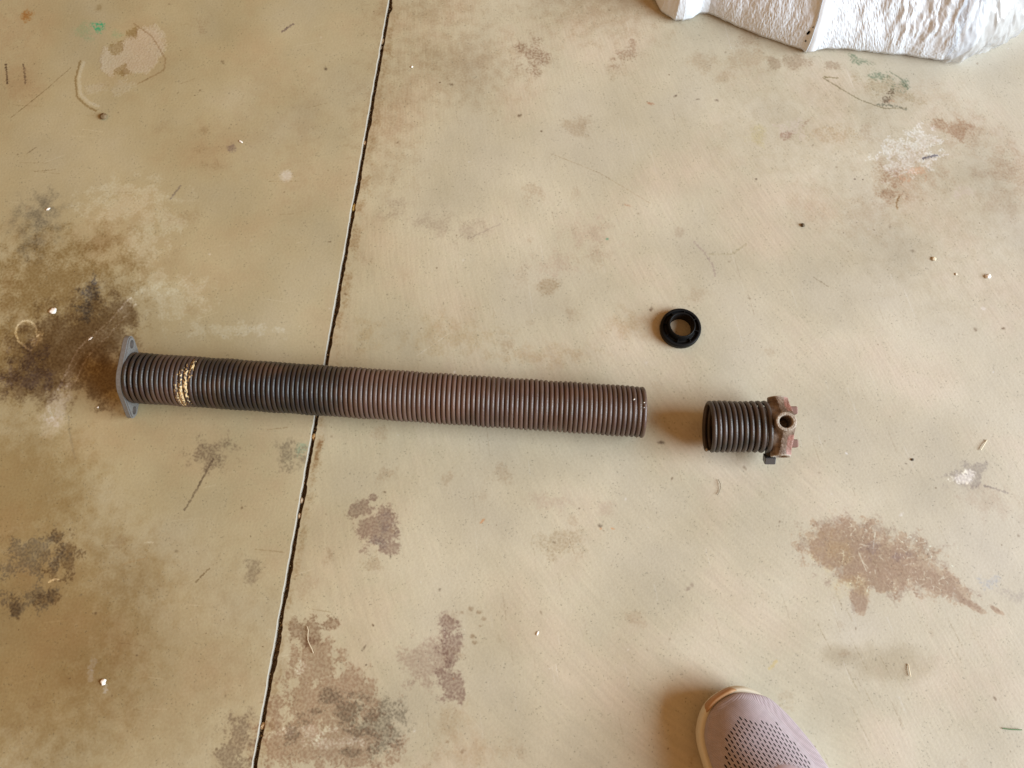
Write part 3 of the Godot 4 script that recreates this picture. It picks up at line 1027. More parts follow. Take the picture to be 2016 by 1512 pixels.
func block(w: Vector3, bevel: float) -> ArrayMesh:
	# a bevelled block: rings of a chamfered square along x
	var rows := []
	for q in [[-0.5, 0.0], [-0.5, 1.0 - bevel], [-0.5 + bevel * 0.5, 1.0], [0.5 - bevel * 0.5, 1.0], [0.5, 1.0 - bevel], [0.5, 0.0]]:
		var row := []
		for c in [[1, 1 - bevel], [1 - bevel, 1], [-1 + bevel, 1], [-1, 1 - bevel], [-1, -1 + bevel], [-1 + bevel, -1], [1 - bevel, -1], [1, -1 + bevel]]:
			row.append(Vector3(q[0] * w.x, c[0] * q[1] * w.y * 0.5, c[1] * q[1] * w.z * 0.5))
		rows.append(row)
	var st := SurfaceTool.new()
	st.begin(Mesh.PRIMITIVE_TRIANGLES)
	st.set_smooth_group(-1)
	for r in rows.size() - 1:
		for c in 8:
			var c2 := (c + 1) % 8
			for v: Vector3 in [rows[r][c], rows[r + 1][c], rows[r][c2], rows[r][c2], rows[r + 1][c], rows[r + 1][c2]]:
				st.add_vertex(v)
	st.generate_normals()
	return st.commit()


func build_short_spring(steel: Material) -> void:
	var right := Vector3(0.2681, COIL + 0.0032, -0.2214)
	var lft := ground(1399, 838, COIL)
	var length := right.x - lft.x
	var o := thing("broken_spring_piece", "short broken-off spring end on a red-edged cast winding cone", "spring", right)
	var ax := Vector3(cos(0.0186), 0.0032 / length, sin(0.0186)).normalized()
	var up := Vector3.UP
	var zz := ax.cross(up).normalized()
	o.basis = Basis(ax, zz.cross(ax), zz)
	var gaps := [4.9, 5.0, 5.5, 5.5, 5.3, 5.5, 5.5, 5.9, 6.1, 6.5, 6.6]
	var sum := 0.0
	for g in gaps:
		sum += g
	var xs := [-sum * 0.001]
	for g in gaps:
		xs.append(xs[-1] + g * 0.001)
	var n := FastNoiseLite.new()
	n.seed = 8
	n.frequency = 20.0
	n.fractal_octaves = 3
	var tint := func(x: float, phi: float, _a: float) -> Color:
		var k := clampf(0.5 + 0.9 * n.get_noise_3d(x, cos(phi) * 0.05, sin(phi) * 0.05), 0.0, 1.0)
		return Color(0.026, 0.021, 0.019).lerp(Color(0.066, 0.047, 0.040), k)
	var coil := part("coil", helix(xs, 1.9, 11.0, tint, 60), steel, o)
	coil.position.x = 0.001
	# bright fracture at the wire's end
	var fr := part("fracture", lathe([Vector2(0.0, 0.0011), Vector2(0.0016, 0.0009), Vector2(0.0021, 0.0), Vector2(0.0, -0.0004)], 12), mat(0.35, 0.33, 0.31, 0.4, 0.6), o)
	fr.position = Vector3(xs[0] + 0.0008, cos(1.9) * (COIL - WIRE), sin(1.9) * (COIL - WIRE))
	fr.rotation = Vector3(1.9 - PI / 2 - 0.4, 0, 0)
	# the cast cone: brown with a worn red rim
	var cn := FastNoiseLite.new()
	cn.seed = 14
	cn.frequency = 120.0
	cn.fractal_octaves = 3
	var ctint := func(p: Vector3, g: Vector3) -> Color:
		var k := clampf(0.5 + 0.9 * cn.get_noise_3dv(p), 0.0, 1.0)
		var c := Color(0.115, 0.078, 0.058).lerp(Color(0.26, 0.20, 0.155), k)
		var r := sqrt(p.y * p.y + p.z * p.z)
		var end := maxf(absf(p.y), absf(p.z))
		if end > 0.0302:
			c = c.lerp(Color(0.40, 0.35, 0.29), 0.6)
		var red := smoothstep(0.0214, 0.0224, p.x + 0.0012 * cn.get_noise_3dv(p * 0.6)) * smoothstep(0.0195, 0.021, r) * (1.0 - smoothstep(0.0300, 0.0308, end))
		# the socket that points up stays bare
		if p.y > 0.02 and absf(p.z) < 0.0125:
			red = 0.0
		return c.lerp(Color(0.34, 0.165, 0.14).lerp(Color(0.28, 0.175, 0.15), k), red)
	var iron := vmat(0.6)
	iron.metallic_specular = 0.4
	var nt := NoiseTexture2D.new()
	nt.seamless = true
	nt.width = 256
	nt.height = 256
	var fn := FastNoiseLite.new()
	fn.frequency = 0.06
	fn.fractal_octaves = 4
	nt.noise = fn
	iron.heightmap_enabled = true
	iron.heightmap_texture = nt
	iron.heightmap_scale = 0.06
	iron.uv1_triplanar = true
	iron.uv1_scale = Vector3(25, 25, 25)
	var cone := part("winding_cone", surface_nets(Vector3(-0.0165, -0.0345, -0.0345), Vector3(0.048, 0.069, 0.069), 0.00105, ctint), iron, o)
	cone.rotation.x = deg_to_rad(4.0)
	cone.position.x = -0.0045
	var plug := part("added_dark_plug", lathe([Vector2(0.0, 0.0), Vector2(0.0172, 0.0), Vector2(0.0186, 0.0015), Vector2(0.0212, 0.034), Vector2(0.0, 0.034)]), mat(0.06, 0.042, 0.032, 0.8), cone)  # plug added inside the coil to keep its open end dark
	plug.rotation.z = -PI / 2
	plug.position.x = -0.046
	var brown := mat(0.19, 0.105, 0.085, 0.7)
	var sq := block(Vector3(0.0105, 0.0082, 0.0082), 0.22)
	for q in [[-0.0168, 0.004], [0.0175, -0.001]]:
		var s := part("set_screw", sq, brown, cone)
		s.position = Vector3(0.0312, q[1], q[0])
		s.rotation.x = 0.06
		s.set_meta("label", "square brown set screw head")
	var bolt := part("square_bolt", block(Vector3(0.008, 0.0112, 0.0112), 0.12), mat(0.10, 0.105, 0.115, 0.36, 0.5), cone)
	bolt.rotation = Vector3(0.0, PI / 2, 0.65)
	bolt.position = Vector3(0.0085, -0.0105, 0.0325)
	bolt.set_meta("label", "blackened steel square bolt head")
	var shank := part("bolt_shank", lathe([Vector2(0.0, 0.0), Vector2(0.0042, 0.0), Vector2(0.0042, 0.016), Vector2(0.0, 0.016)], 16), mat(0.06, 0.06, 0.06, 0.5, 0.5), cone)
	shank.rotation.x = PI / 2
	shank.position = Vector3(0.0085, -0.0105, 0.0150)


func build_bushing() -> void:
	var at := Vector3(0.1896, 0, -0.3425)
	at = ground(1341.5, 642.5, 0.0106)
	at.y = 0.0
	var o := thing("bushing", "round black plastic bushing ring lying flat on the concrete", "bushing", at)
	var m := mat(0.007, 0.007, 0.0075, 0.45)
	m.metallic_specular = 0.22
	part("body", lathe([Vector2(0.0125, 0.0), Vector2(0.0130, 0.0150), Vector2(0.0133, 0.0160), Vector2(0.0139, 0.0164), Vector2(0.0145, 0.0161), Vector2(0.0149, 0.0150), Vector2(0.0155, 0.0066), Vector2(0.0160, 0.0058), Vector2(0.0186, 0.0056), Vector2(0.0191, 0.0062), Vector2(0.0195, 0.0080), Vector2(0.0200, 0.0086), Vector2(0.0221, 0.0084), Vector2(0.0228, 0.0078), Vector2(0.0230, 0.0068), Vector2(0.0230, 0.0012), Vector2(0.0224, 0.0003), Vector2(0.0125, 0.0)], 96), m, o)
	for k in 8:
		var r := part("rib", block(Vector3(0.0052, 0.0042, 0.0011), 0.3), m, o)
		var a := TAU * (k + 0.33) / 8.0
		r.position = Vector3(cos(a) * 0.0173, 0.0070, sin(a) * 0.0173)
		r.rotation.y = -a


# ---------------------------------------------------------------- the bag

func build_bag() -> void:
	var line := [[1300, -260], [1262, -120], [1283, -14], [1302, 18], [1330, 36], [1345, 37], [1362, 33], [1380, 22], [1396, 22], [1440, 42], [1500, 66], [1550, 84], [1580, 94], [1588, 99], [1600, 97], [1630, 93], [1665, 93], [1720, 98], [1760, 104], [1785, 103], [1815, 110], [1850, 115], [1880, 113], [1905, 100], [1925, 82], [1938, 50], [1944, 0], [1960, -80], [1950, -260]]
	var base := Curve2D.new()
	for q in line:
		var p := ground(q[0], q[1], 0.009)
		base.add_point(Vector2(p.x, p.z))
	base.bake_interval = 0.0011
	var plan := base.get_baked_points()
	var nrm := []
	var count := plan.size()
	for i in count:
		var t := (plan[mini(i + 9, count - 1)] - plan[maxi(i - 9, 0)]).normalized()
		nrm.append(Vector2(-t.y, t.x))               # outwards, towards the viewer
	var fold := 0
	var fp := ground(1588, 99, 0.009)
	var flap := 0
	var gp := ground(1380, 22, 0.009)
	for i in count:
		if plan[i].distance_to(Vector2(fp.x, fp.z)) < plan[fold].distance_to(Vector2(fp.x, fp.z)):
			fold = i
		if plan[i].distance_to(Vector2(gp.x, gp.z)) < plan[flap].distance_to(Vector2(gp.x, gp.z)):
			flap = i
	var prof := []
	# [outwards, height], fine where the photograph looks
	for k in 96:
		var h := 0.0015 + 0.0011 * k
		prof.append(Vector2(0.003 * sin(clampf(h / 0.05, 0.0, 1.0) * PI) - 0.055 * pow(h / 0.107, 1.5) - 0.004 * maxf(0.0, 1.0 - h / 0.008), h))
	for q in [[-0.062, 0.112], [-0.08, 0.119], [-0.105, 0.126], [-0.14, 0.131], [-0.19, 0.134], [-0.25, 0.134]]:
		prof.append(Vector2(q[0], q[1]))
	var wr := FastNoiseLite.new()
	wr.seed = 4
	wr.frequency = 1.0
	wr.fractal_octaves = 2
	var big := FastNoiseLite.new()
	big.seed = 6
	big.frequency = 14.0
	big.fractal_octaves = 3
	var rows := []
	var rise := 0.0
	for k in prof.size():
		if k:
			rise += prof[k].distance_to(prof[k - 1])
		var row := []
		for i in count:
			var u := i * 0.0011
			var nn: Vector2 = nrm[i].lerp(Vector2(0, 1), clampf(prof[k].y / 0.11, 0.0, 1.0)).normalized()
			# puckers: short ridges leaning along the film, round dimples on the shaded face
			var lean := 0.55 if i > fold else -0.15
			var pu := u + rise * lean
			var puck := wr.get_noise_2d(pu * 300.0, rise * (110.0 if i > fold else 150.0)) + 0.4 * wr.get_noise_2d(pu * 520.0 + 40.0, rise * 260.0)
			var right := clampf((u - fold * 0.0011 - 0.10) * 9.0, 0.0, 1.0)
			puck = lerpf(puck, 0.9 * (absf(wr.get_noise_2d(u * 150.0 + 9.0, rise * 170.0)) * 2.0 - 0.5), right)
			var quiet := clampf(absf(i - fold) * 0.0011 / 0.014, 0.0, 1.0) * clampf((i - flap) * 0.0011 / 0.012, 0.45, 1.0)
			var folds := 0.0030 * big.get_noise_2d(u, rise * 0.7) + 0.0028 * big.get_noise_2d(u * 3.0, rise * 2.0 + 5.0) * clampf(0.3 + right, 0.3, 1.0)
			var crest := 0.0016 * exp(-pow((i - fold) * 0.0011 / 0.0022, 2.0)) * clampf(rise * 40.0, 0.0, 1.0)
			var d := 0.00055 * puck * quiet + folds * clampf(rise * 25.0, 0.1, 1.0) + crest
			if k >= 96:
				d *= 0.25
			var low := 0.0025 * big.get_noise_2d(u * 2.0, 77.0)
			row.append(Vector3(plan[i].x + nn.x * (prof[k].x + d), maxf(0.0012, prof[k].y + d * 0.5 + low * maxf(0.0, 1.0 - k / 14.0)), plan[i].y + nn.y * (prof[k].x + d)))
		rows.append(row)
	var o := thing("plastic_bag", "crinkled white plastic bag with a folded edge and clear wrap", "bag", Vector3.ZERO)
	var white := mat(0.66, 0.715, 0.79, 0.32)
	white.backlight_enabled = true
	white.backlight = Color(0.2, 0.2, 0.2)
	part("bag_body", grid_mesh(rows, [], [], false, true), white, o)
	# seam: a narrow folded lip down the corner
	var lip := []
	for s in 5:
		var row := []
		for k in range(4, 96):
			var b: Vector3 = rows[k][fold + 2]
			var sd := Vector3(0.0105, 0, -0.0008) * (s / 4.0 + 0.02 * sin(k * 0.35))
			var hgt := [0.0004, 0.0013, 0.0015, 0.0010, 0.0001][s] as float
			row.append(b + sd + Vector3(0, hgt * 0.6, hgt))
		lip.append(row)
	var seam := part("seam_fold", grid_mesh(lip), mat(0.68, 0.73, 0.80, 0.28), o)
	seam.set_meta("label", "smooth glossy folded seam")
	# dark printed spots beside the seam
	var ink := mat(0.03, 0.03, 0.035, 0.6)
	for q in [[-9, 26, 0.0016, 0.0030], [-4, 33, 0.0008, 0.0011], [-8, 17, 0.0011, 0.0011], [9, 46, 0.0006, 0.0026]]:
		var b: Vector3 = rows[q[1]][fold + q[0]]
		var b2: Vector3 = rows[q[1] + 3][fold + q[0]]
		var b3: Vector3 = rows[q[1]][fold + q[0] + 3]
		var up := (b2 - b).normalized()
		var side := (b3 - b).normalized()
		var out := side.cross(up).normalized()
		if out.y < 0.0:
			out = -out
		var st := SurfaceTool.new()
		st.begin(Mesh.PRIMITIVE_TRIANGLES)
		for k in 10:
			var a0 := TAU * k / 10.0
			var a1 := TAU * (k + 1) / 10.0
			for v: Vector3 in [Vector3.ZERO, side * cos(a0) * q[2] + (up + side * 0.3) * sin(a0) * q[3], side * cos(a1) * q[2] + (up + side * 0.3) * sin(a1) * q[3]]:
				st.set_normal(out)
				st.add_vertex(b + v + out * 0.0009)
		part("ink_spot", st.commit(), ink, o)
	# clear film bulging past the right end
	var film := Curve2D.new()
	for q in [[1860, 113], [1888, 113], [1925, 101], [1962, 86], [1995, 66], [2020, 42], [2040, 10], [2055, -60], [2040, -200]]:
		var p := ground(q[0], q[1], 0.009)
		film.add_point(Vector2(p.x, p.z))
	film.bake_interval = 0.003
	var fpn := film.get_baked_points()
	var frows := []
	for k in 30:
		var h := 0.002 + 0.0042 * k
		var row := []
		for i in fpn.size():
			var t := (fpn[mini(i + 3, fpn.size() - 1)] - fpn[maxi(i - 3, 0)]).normalized()
			var nn := Vector2(-t.y, t.x)
			var v := 0.009 * sin(clampf(h / 0.08, 0.0, 1.0) * PI) - 0.06 * pow(h / 0.125, 2.0) + 0.0045 * big.get_noise_2d(i * 0.006, h * 2.0) + 0.002 * big.get_noise_2d(i * 0.03, h * 6.0)
			row.append(Vector3(fpn[i].x + nn.x * v, h, fpn[i].y + nn.y * v))
		frows.append(row)
	var fm := StandardMaterial3D.new()
	fm.albedo_color = Color(0.80, 0.81, 0.83, 0.5)
	fm.transparency = BaseMaterial3D.TRANSPARENCY_ALPHA
	fm.roughness = 0.18
	var fo := part("clear_wrap", grid_mesh(frows, [], [], false, true), fm, o)
	fo.set_meta("label", "clear loose plastic wrap at the bag's end")


# ---------------------------------------------------------------- the shoe

const STATIONS := [0.0, 0.004, 0.014, 0.03, 0.05, 0.075, 0.10, 0.14, 0.18, 0.22, 0.25, 0.266]
const INNER := [0.0, 0.022, 0.0345, 0.044, 0.0465, 0.047, 0.045, 0.039, 0.034, 0.033, 0.027, 0.0]
const OUTER := [0.0, 0.014, 0.025, 0.035, 0.044, 0.052, 0.056, 0.053, 0.046, 0.040, 0.031, 0.0]


func table(vals: Array, s: float) -> float:
	for i in STATIONS.size() - 1:
		if s <= STATIONS[i + 1]:
			var t: float = (s - STATIONS[i]) / (STATIONS[i + 1] - STATIONS[i])
			return lerpf(vals[i], vals[i + 1], t)
	return vals[-1]


func shoe_top(s: float) -> float:
	var q := clampf((s - 0.0) / 0.16, 0.0, 1.0)
	return 0.029 + 0.006 * smoothstep(0.0, 0.25, q) + 0.040 * smoothstep(0.15, 1.0, q)


func build_shoe() -> void:
	var toe := ground(1436, 1356, 0.03)
	var o := thing("sneaker", "mauve knit sneaker with cream sole and tan toe guard", "shoe", Vector3(toe.x, 0, toe.z))
	o.rotation.y = deg_to_rad(20.0)                   # local +z runs from toe to heel
	# footprint, evenly spaced
	var c := Curve2D.new()
	for i in STATIONS.size():
		c.add_point(Vector2(OUTER[i], STATIONS[i]))
	for i in range(STATIONS.size() - 2, -1, -1):
		c.add_point(Vector2(-INNER[i], STATIONS[i]))
	var total := c.get_baked_length()
	var n := 180
	var foot := []
	for i in n:
		foot.append(c.sample_baked(total * i / n))
	for pass_no in 6:
		var sm := []
		for i in n:
			sm.append((foot[(i + n - 1) % n] + foot[i] * 2.0 + foot[(i + 1) % n]) * 0.25)
		foot = sm
	var nrm := []
	for i in n:
		var t: Vector2 = (foot[(i + 1) % n] - foot[(i + n - 1) % n]).normalized()
		nrm.append(Vector2(t.y, -t.x))
	var spring := func(s: float) -> float:
		return 0.010 * pow(clampf(1.0 - s / 0.07, 0.0, 1.0), 2.0)
	# midsole
	var rows := []
	for q in [[-0.012, 0.0], [-0.004, 0.001], [0.0005, 0.005], [0.0022, 0.012], [0.002, 0.019], [0.0006, 0.0235], [-0.0006, 0.0245], [-0.002, 0.0246], [-0.010, 0.0235]]:
		var row := []
		for i in n:
			var p: Vector2 = foot[i] + nrm[i] * q[0]
			row.append(Vector3(p.x, q[1] + spring.call(foot[i].y), p.y))
		rows.append(row)
	var sole := mat(0.56, 0.515, 0.41, 0.6)
	part("midsole", grid_mesh(rows, [], [], true, true), sole, o)
	# upper: rings from the footprint in to the spine
	var upper_rows := []
	var uvs := []
	var lining_rows := []
	var rings := 44
	for k in rings + 1:
		var a := float(k) / rings
		var row := []
		var ur := []
		var lr := []
		for i in n:
			var f: Vector2 = foot[i] - nrm[i] * 0.0035
			var sy := clampf(f.y, 0.045, 0.215)
			var sp := Vector2((table(OUTER, sy) - table(INNER, sy)) * 0.5 * 0.6, sy)
			var p := f.lerp(sp, a)
			var prof := pow(1.0 - pow(1.0 - a, 2.2), 0.62)
			var over := 0.0016 + (0.0066 * smoothstep(0.003, 0.026, f.y) if f.x > 0.0 else 0.0)
			var bulge := nrm[i] as Vector2 * over * sin(clampf(a * 8.0, 0.0, 1.0) * PI)
			var y: float = 0.0225 + spring.call(f.y) * (1.0 - a) * (1.0 - a) + shoe_top(p.y) * prof
			row.append(Vector3(p.x + bulge.x, y, p.y + bulge.y))
			ur.append(Vector2((p.x + 0.07) / 0.14, p.y / 0.14))
			lr.append(Vector3(p.x * 0.97, y - 0.0022, lerpf(p.y, sp.y, 0.03)))
		upper_rows.append(row)
		uvs.append(ur)
		lining_rows.append(lr)
	var um := StandardMaterial3D.new()
	# knit: fine ribs and slit-shaped vents cut through it
	var size := 1024
	var im := Image.create(size, size, false, Image.FORMAT_RGBA8)
	var hm := Image.create(size, size, false, Image.FORMAT_L8)
	var kn := FastNoiseLite.new()
	kn.frequency = 0.02
	kn.fractal_octaves = 4
	var base := Color(0.365, 0.300, 0.322).linear_to_srgb()
	for y in size:
		var s := 0.14 * y / size
		for x in size:
			var w := -0.07 + 0.14 * x / size
			var rib := sin((w * 0.85 + s * 0.5) * TAU / 0.0019) * sin((s * 0.85 - w * 0.5) * TAU / 0.0016)
			var v := 0.955 + 0.055 * rib + 0.05 * kn.get_noise_2d(x, y)
			im.set_pixel(x, y, Color(base.r * v, base.g * v, base.b * v, 1.0))
			hm.set_pixel(x, y, Color(0.5 + 0.4 * rib, 0, 0))
	var dash := func(w0: float, s0: float, ln: float, wd: float, lean: float) -> void:
		var x0 := int((w0 + 0.07) / 0.14 * size)
		var y0 := int(s0 / 0.14 * size)
		var hl := ln / 0.14 * size * 0.5
		var hw := wd / 0.14 * size * 0.5
		for yy in range(-int(hl + 2), int(hl + 3)):
			for xx in range(-int(hl + 2), int(hl + 3)):
				var al := xx * sin(lean) + yy * cos(lean)
				var ac := xx * cos(lean) - yy * sin(lean)
				if pow(al / hl, 2.0) + pow(ac / hw, 2.0) < 1.0:
					var X := clampi(x0 + xx, 0, size - 1)
					var Y := clampi(y0 + yy, 0, size - 1)
					im.set_pixel(X, Y, Color(base.r * 0.5, base.g * 0.5, base.b * 0.5, 0.0))
	for i in range(-30, 31):
		for j in range(-30, 31):
			var w := (-3.27 * i + 3.5 * j) * 0.001
			var q := (2.11 * i + 2.97 * j) * 0.001
			var wt := w + 0.010
			var qt := q + 0.004
			if qt < 0.0285 or qt > 0.089 or qt < 0.030 + (wt - 0.008) * 0.55 or wt > 0.0385 + maxf(0.0, qt - 0.0525) * 0.35 or w > table(OUTER, q) - 0.0125 or wt < -0.001 - (qt - 0.030) * 1.3 or wt < -0.018 - (qt - 0.043) * 0.35:
				continue
			dash.call(w, q, 0.0038, 0.00125, 0.2)
	um.albedo_texture = ImageTexture.create_from_image(im)
	um.texture_repeat = false
	um.transparency = BaseMaterial3D.TRANSPARENCY_ALPHA_SCISSOR
	um.alpha_scissor_threshold = 0.5
	um.heightmap_enabled = true
	um.heightmap_texture = ImageTexture.create_from_image(hm)
	um.heightmap_scale = 0.05
	um.roughness = 0.85
	um.rim_enabled = true
	um.rim = 0.25
	part("upper", grid_mesh(upper_rows, [], uvs, true, true), um, o)
	part("lining", grid_mesh(lining_rows, [], [], true, true), mat(0.05, 0.036, 0.038, 0.9), o)
	# tan toe guard wrapped round the front
	var guard := []
	for q in [[0.0020, 0.014], [0.0026, 0.019], [0.0016, 0.0250], [0.0004, 0.0268], [-0.0008, 0.0272], [-0.0024, 0.0266]]:
		var row := []
		for j in range(-10, 3):
			var i := (j + n) % n
			var taper := minf(1.0, minf(j + 10, 2 - j) / 1.5)
			var p: Vector2 = foot[i] + nrm[i] * (q[0] * taper - 0.001 * (1.0 - taper))
			row.append(Vector3(p.x, lerpf(0.022, q[1], 0.4 + 0.6 * taper) + spring.call(foot[i].y), p.y))
		guard.append(row)
	part("toe_guard", grid_mesh(guard, [], [], false, true), mat(0.36, 0.20, 0.09, 0.6), o)
	# the padded eyestay over the instep: a raised lip, then a smooth pad
	var height := func(w: float, s: float) -> float:
		var hw := table(OUTER, s) if w > 0.0 else table(INNER, s)
		var mid := (table(OUTER, s) - table(INNER, s)) * 0.3
		var a := clampf(1.0 - absf(w - mid) / maxf(0.01, hw - absf(mid) - 0.003), 0.0, 1.0)
		return 0.0225 + shoe_top(s) * pow(1.0 - pow(1.0 - a, 2.2), 0.62)
	for lay in [[0.0680, 0.026, 0.0020, mat(0.37, 0.29, 0.31, 0.85), "eyestay"], [0.0735, 0.0200, 0.0040, mat(0.44, 0.365, 0.37, 0.7), "tongue"]]:
		var pr := []
		for k in 24:
			var row := []
			for j in 25:
				var v := -1.0 + j / 12.0
				var t := k / 23.0
				var half: float = lay[1] * (1.0 - 0.25 * t)
				var s: float = lay[0] + 0.020 * v * v + 0.085 * t
				var w := 0.0065 - 0.006 * smoothstep(0.0, 1.0, t) + v * half
				var rim := minf(1.0, minf((1.0 - absf(v)) * 5.0, t * 14.0))
				row.append(Vector3(w, height.call(w, s) - 0.002 + (lay[2] + 0.002) * sqrt(rim), s))
			pr.append(row)
		part(lay[4], grid_mesh(pr), lay[3], o)
	# collar and a dark cap painted as the shaded opening, out of the picture
	var collar := []
	for k in 13:
		var b := TAU * k / 12.0
		var row := []
		for j in 40:
			var a := TAU * j / 40.0
			row.append(Vector3(cos(a) * (0.0225 + 0.006 * cos(b)), 0.0965 + 0.006 * sin(b), 0.200 + sin(a) * (0.036 + 0.006 * cos(b))))
		collar.append(row)
	var opening := part("dark_cap", lathe([Vector2(0.0, 0.0085), Vector2(0.015, 0.007), Vector2(0.021, 0.002), Vector2(0.0215, -0.004)], 40), mat(0.05, 0.05, 0.055, 0.9), o)
	opening.scale = Vector3(1.0, 1.0, 1.62)
	opening.position = Vector3(0, 0.0955, 0.200)
	part("collar", grid_mesh(collar, [], [], true), mat(0.47, 0.365, 0.385, 0.85), o)


# ---------------------------------------------------------------- everything

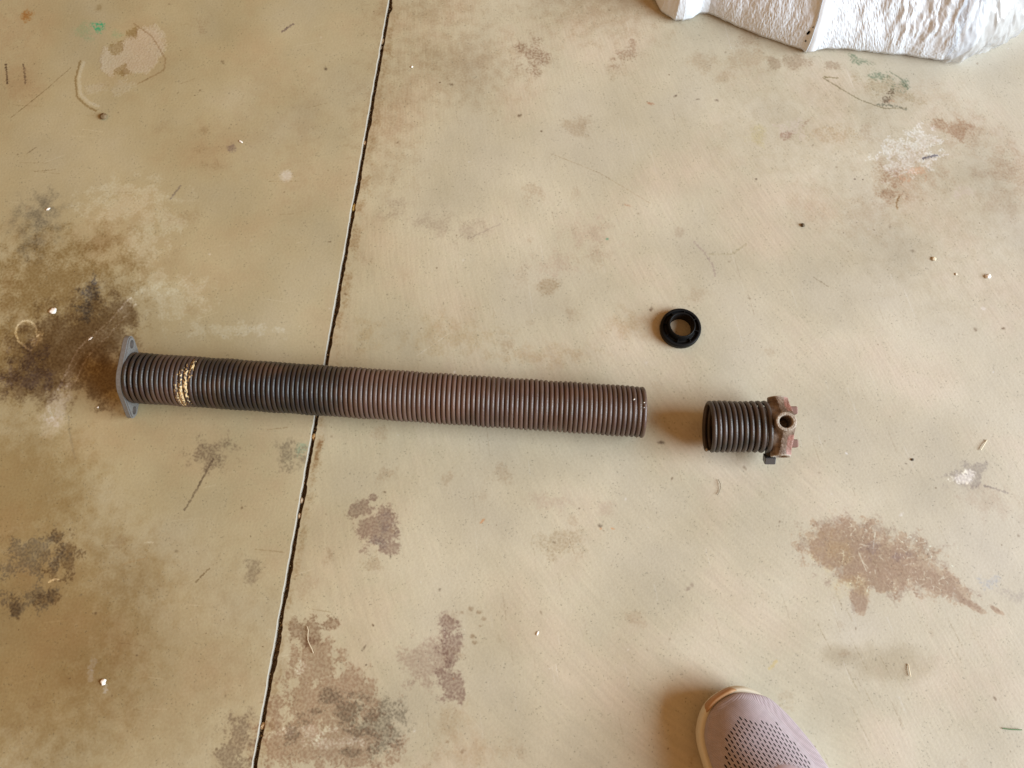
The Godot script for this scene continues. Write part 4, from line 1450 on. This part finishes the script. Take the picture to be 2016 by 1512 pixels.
func _ready() -> void:
	rng.seed = 20240611
	var cam := Camera3D.new()
	cam.name = "camera"
	cam.position = Vector3(0, EYE, 0)
	cam.rotation = Vector3(-PI / 2 + TILT, 0, 0)
	cam.fov = rad_to_deg(2.0 * atan(756.0 / FOCAL))
	cam.near = 0.02
	cam.far = 60.0
	add_child(cam)
	cam.current = true
	var we := WorldEnvironment.new()
	we.name = "surroundings"
	var env := Environment.new()
	env.background_mode = Environment.BG_COLOR
	env.background_color = lin(0.74, 0.40, 0.17)      # the dim, warm inside of the garage
	env.background_energy_multiplier = 0.78
	env.tonemap_mode = Environment.TONE_MAPPER_LINEAR
	env.tonemap_exposure = 0.97
	env.sdfgi_enabled = true
	env.ssao_enabled = true
	env.ssil_enabled = true
	we.environment = env
	add_child(we)
	# daylight through the open door, to the right
	var door := AreaLight3D.new()
	door.name = "door_daylight"
	door.area_size = Vector2(4.0, 3.4)
	door.area_normalize_energy = false
	door.light_energy = 6.5
	door.light_color = lin(0.85, 0.995, 1.09)
	door.shadow_enabled = true
	door.area_range = 25.0
	door.position = Vector3(5.2, 2.75, 1.05)
	add_child(door)
	door.look_at(Vector3(0.1, 0.0, -0.30))

	build_floor()
	var steel := wire_material()
	build_long_spring(steel)
	build_short_spring(steel)
	build_bushing()
	build_bag()
	build_shoe()

	# --- small loose things
	var W := Color(0.80, 0.77, 0.72)
	lump("paint_flake", "largest white flake on the dark oil stain left of the spring", "flake", 105, 613, 0.0034, 0.003, W, 0.0, "white flakes on the floor", 1.3, 0.5)
	lump("paint_flake", "tiny white flake on the grey-green oil blotch", "flake", 95, 412, 0.0014, 0.0016, W, 0.0, "white flakes on the floor", 1.9, 0.6)
	lump("paint_flake", "white triangular flake beside a pale smear on brown concrete", "flake", 204, 1342, 0.0026, 0.0026, W, 0.0, "white flakes on the floor", 1.2, 1.1)
	lump("paint_flake", "bright white flake right of the two pale crumbs, near the floor's right border", "flake", 1944, 545, 0.0026, 0.003, W, 0.0, "white flakes on the floor", 1.25, 0.3)
	lump("paint_flake", "small white flake beside a round grey spot, upper left slab", "flake", 474, 279, 0.0012, 0.0012, W, 0.0, "white flakes on the floor", 2.4, -0.6)
	lump("paint_flake", "small white flake on bare concrete right of the joint's top", "flake", 811, 132, 0.0013, 0.0015, W, 0.0, "white flakes on the floor", 1.2, 0.6)
	lump("paint_flake", "small white flake on bare concrete between big spring and shoe", "flake", 1058, 1247, 0.0012, 0.0012, W, 0.0, "white flakes on the floor", 1.8, 1.2)
	lump("paint_flake", "thin white flake on the pale root-shaped streak", "flake", 178, 667, 0.0011, 0.0010, W, 0.0, "white flakes on the floor", 2.6, 0.7)
	lump("paint_flake", "tiny white flake left of the spring's lower flange ear", "flake", 193, 802, 0.0010, 0.0010, W, 0.0, "white flakes on the floor", 1.2, 0.3)
	lump("plaster_crumb", "pale tan crumb with dark bits, right of the bushing", "crumb", 1838, 510, 0.0027, 0.0022, Color(0.58, 0.50, 0.36))
	lump("plaster_crumb", "small pale crumb between the tan crumb and white flake", "crumb", 1882, 540, 0.0015, 0.0012, Color(0.60, 0.54, 0.44))
	lump("seed", "round brown seed under the plaster residue", "seed", 205, 230, 0.0044, 0.0042, Color(0.16, 0.11, 0.055), 0.0, "", 1.05)
	lump("dirt_clod", "dark brown clod of dirt on the pale slab above the bushing", "dirt", 1580, 444, 0.0022, 0.0028, Color(0.09, 0.065, 0.035))
	lump("dirt_clod", "black crumb on the pale slab right of the broken coil", "dirt", 1796, 905, 0.0014, 0.0016, Color(0.06, 0.045, 0.03))
	lump("pebble", "pale oval pebble wedged in the joint's upper end", "pebble", 753, 84, 0.0030, 0.005, Color(0.42, 0.35, 0.24), -0.006, "debris in the floor joint", 1.5, 1.3)
	lump("pebble", "grey pebble in the joint just under the pale oval one", "pebble", 749, 97, 0.0028, 0.005, Color(0.24, 0.21, 0.16), -0.006, "debris in the floor joint", 1.4, 1.2)
	lump("pebble", "small tan pebble in the joint, mid way to the spring", "pebble", 719, 284, 0.0024, 0.005, Color(0.45, 0.33, 0.2), -0.006, "debris in the floor joint", 1.2, 1.3)
	lump("husk", "yellow husk in the joint above the spring", "husk", 698, 410, 0.0024, 0.004, Color(0.42, 0.30, 0.09), -0.005, "debris in the floor joint", 2.2, 1.35)
	lump("pebble", "golden pebble in the joint directly below the spring", "pebble", 620, 860, 0.0028, 0.005, Color(0.50, 0.33, 0.14), -0.005, "debris in the floor joint", 1.4, 1.3)
	lump("pebble", "upper of two whitish pebbles in the joint below the spring", "pebble", 595, 986, 0.0019, 0.004, Color(0.52, 0.42, 0.30), -0.005, "debris in the floor joint", 1.6, 1.4)
	lump("pebble", "lower of two whitish pebbles in the joint below the spring", "pebble", 591, 1016, 0.0019, 0.004, Color(0.55, 0.45, 0.31), -0.005, "debris in the floor joint", 1.6, 1.3)
	lump("pebble", "buff pebble in the joint beside the mottled brown stain", "pebble", 519, 1428, 0.0026, 0.004, Color(0.50, 0.37, 0.22), -0.005, "debris in the floor joint", 1.4, 1.0)
	fibre("thread", "curled cream thread on the brown stain right of the joint", "thread", [[604, 1233], [607, 1241], [606, 1250], [606, 1260], [609, 1268], [614, 1278], [617, 1286]], 0.0004, Color(0.55, 0.46, 0.32))
	fibre("straw", "short pale straw on the concrete right of the shoe", "straw", [[1788, 1307], [1790, 1318], [1793, 1332]], 0.0005, Color(0.70, 0.62, 0.46))
	fibre("hair", "thin dark curved hair below the broken coil", "hair", [[1414, 944], [1418, 952], [1419, 960], [1416, 968], [1413, 974]], 0.0003, Color(0.18, 0.14, 0.09))
	fibre("straw", "short pale straw on the concrete near the right border", "straw", [[1943, 866], [1937, 876], [1931, 886]], 0.0005, Color(0.72, 0.66, 0.5))
	fibre("green_sliver", "thin green sliver by the lower right border", "sliver", [[1974, 1434], [1990, 1436], [2012, 1437]], 0.0005, Color(0.10, 0.20, 0.09))
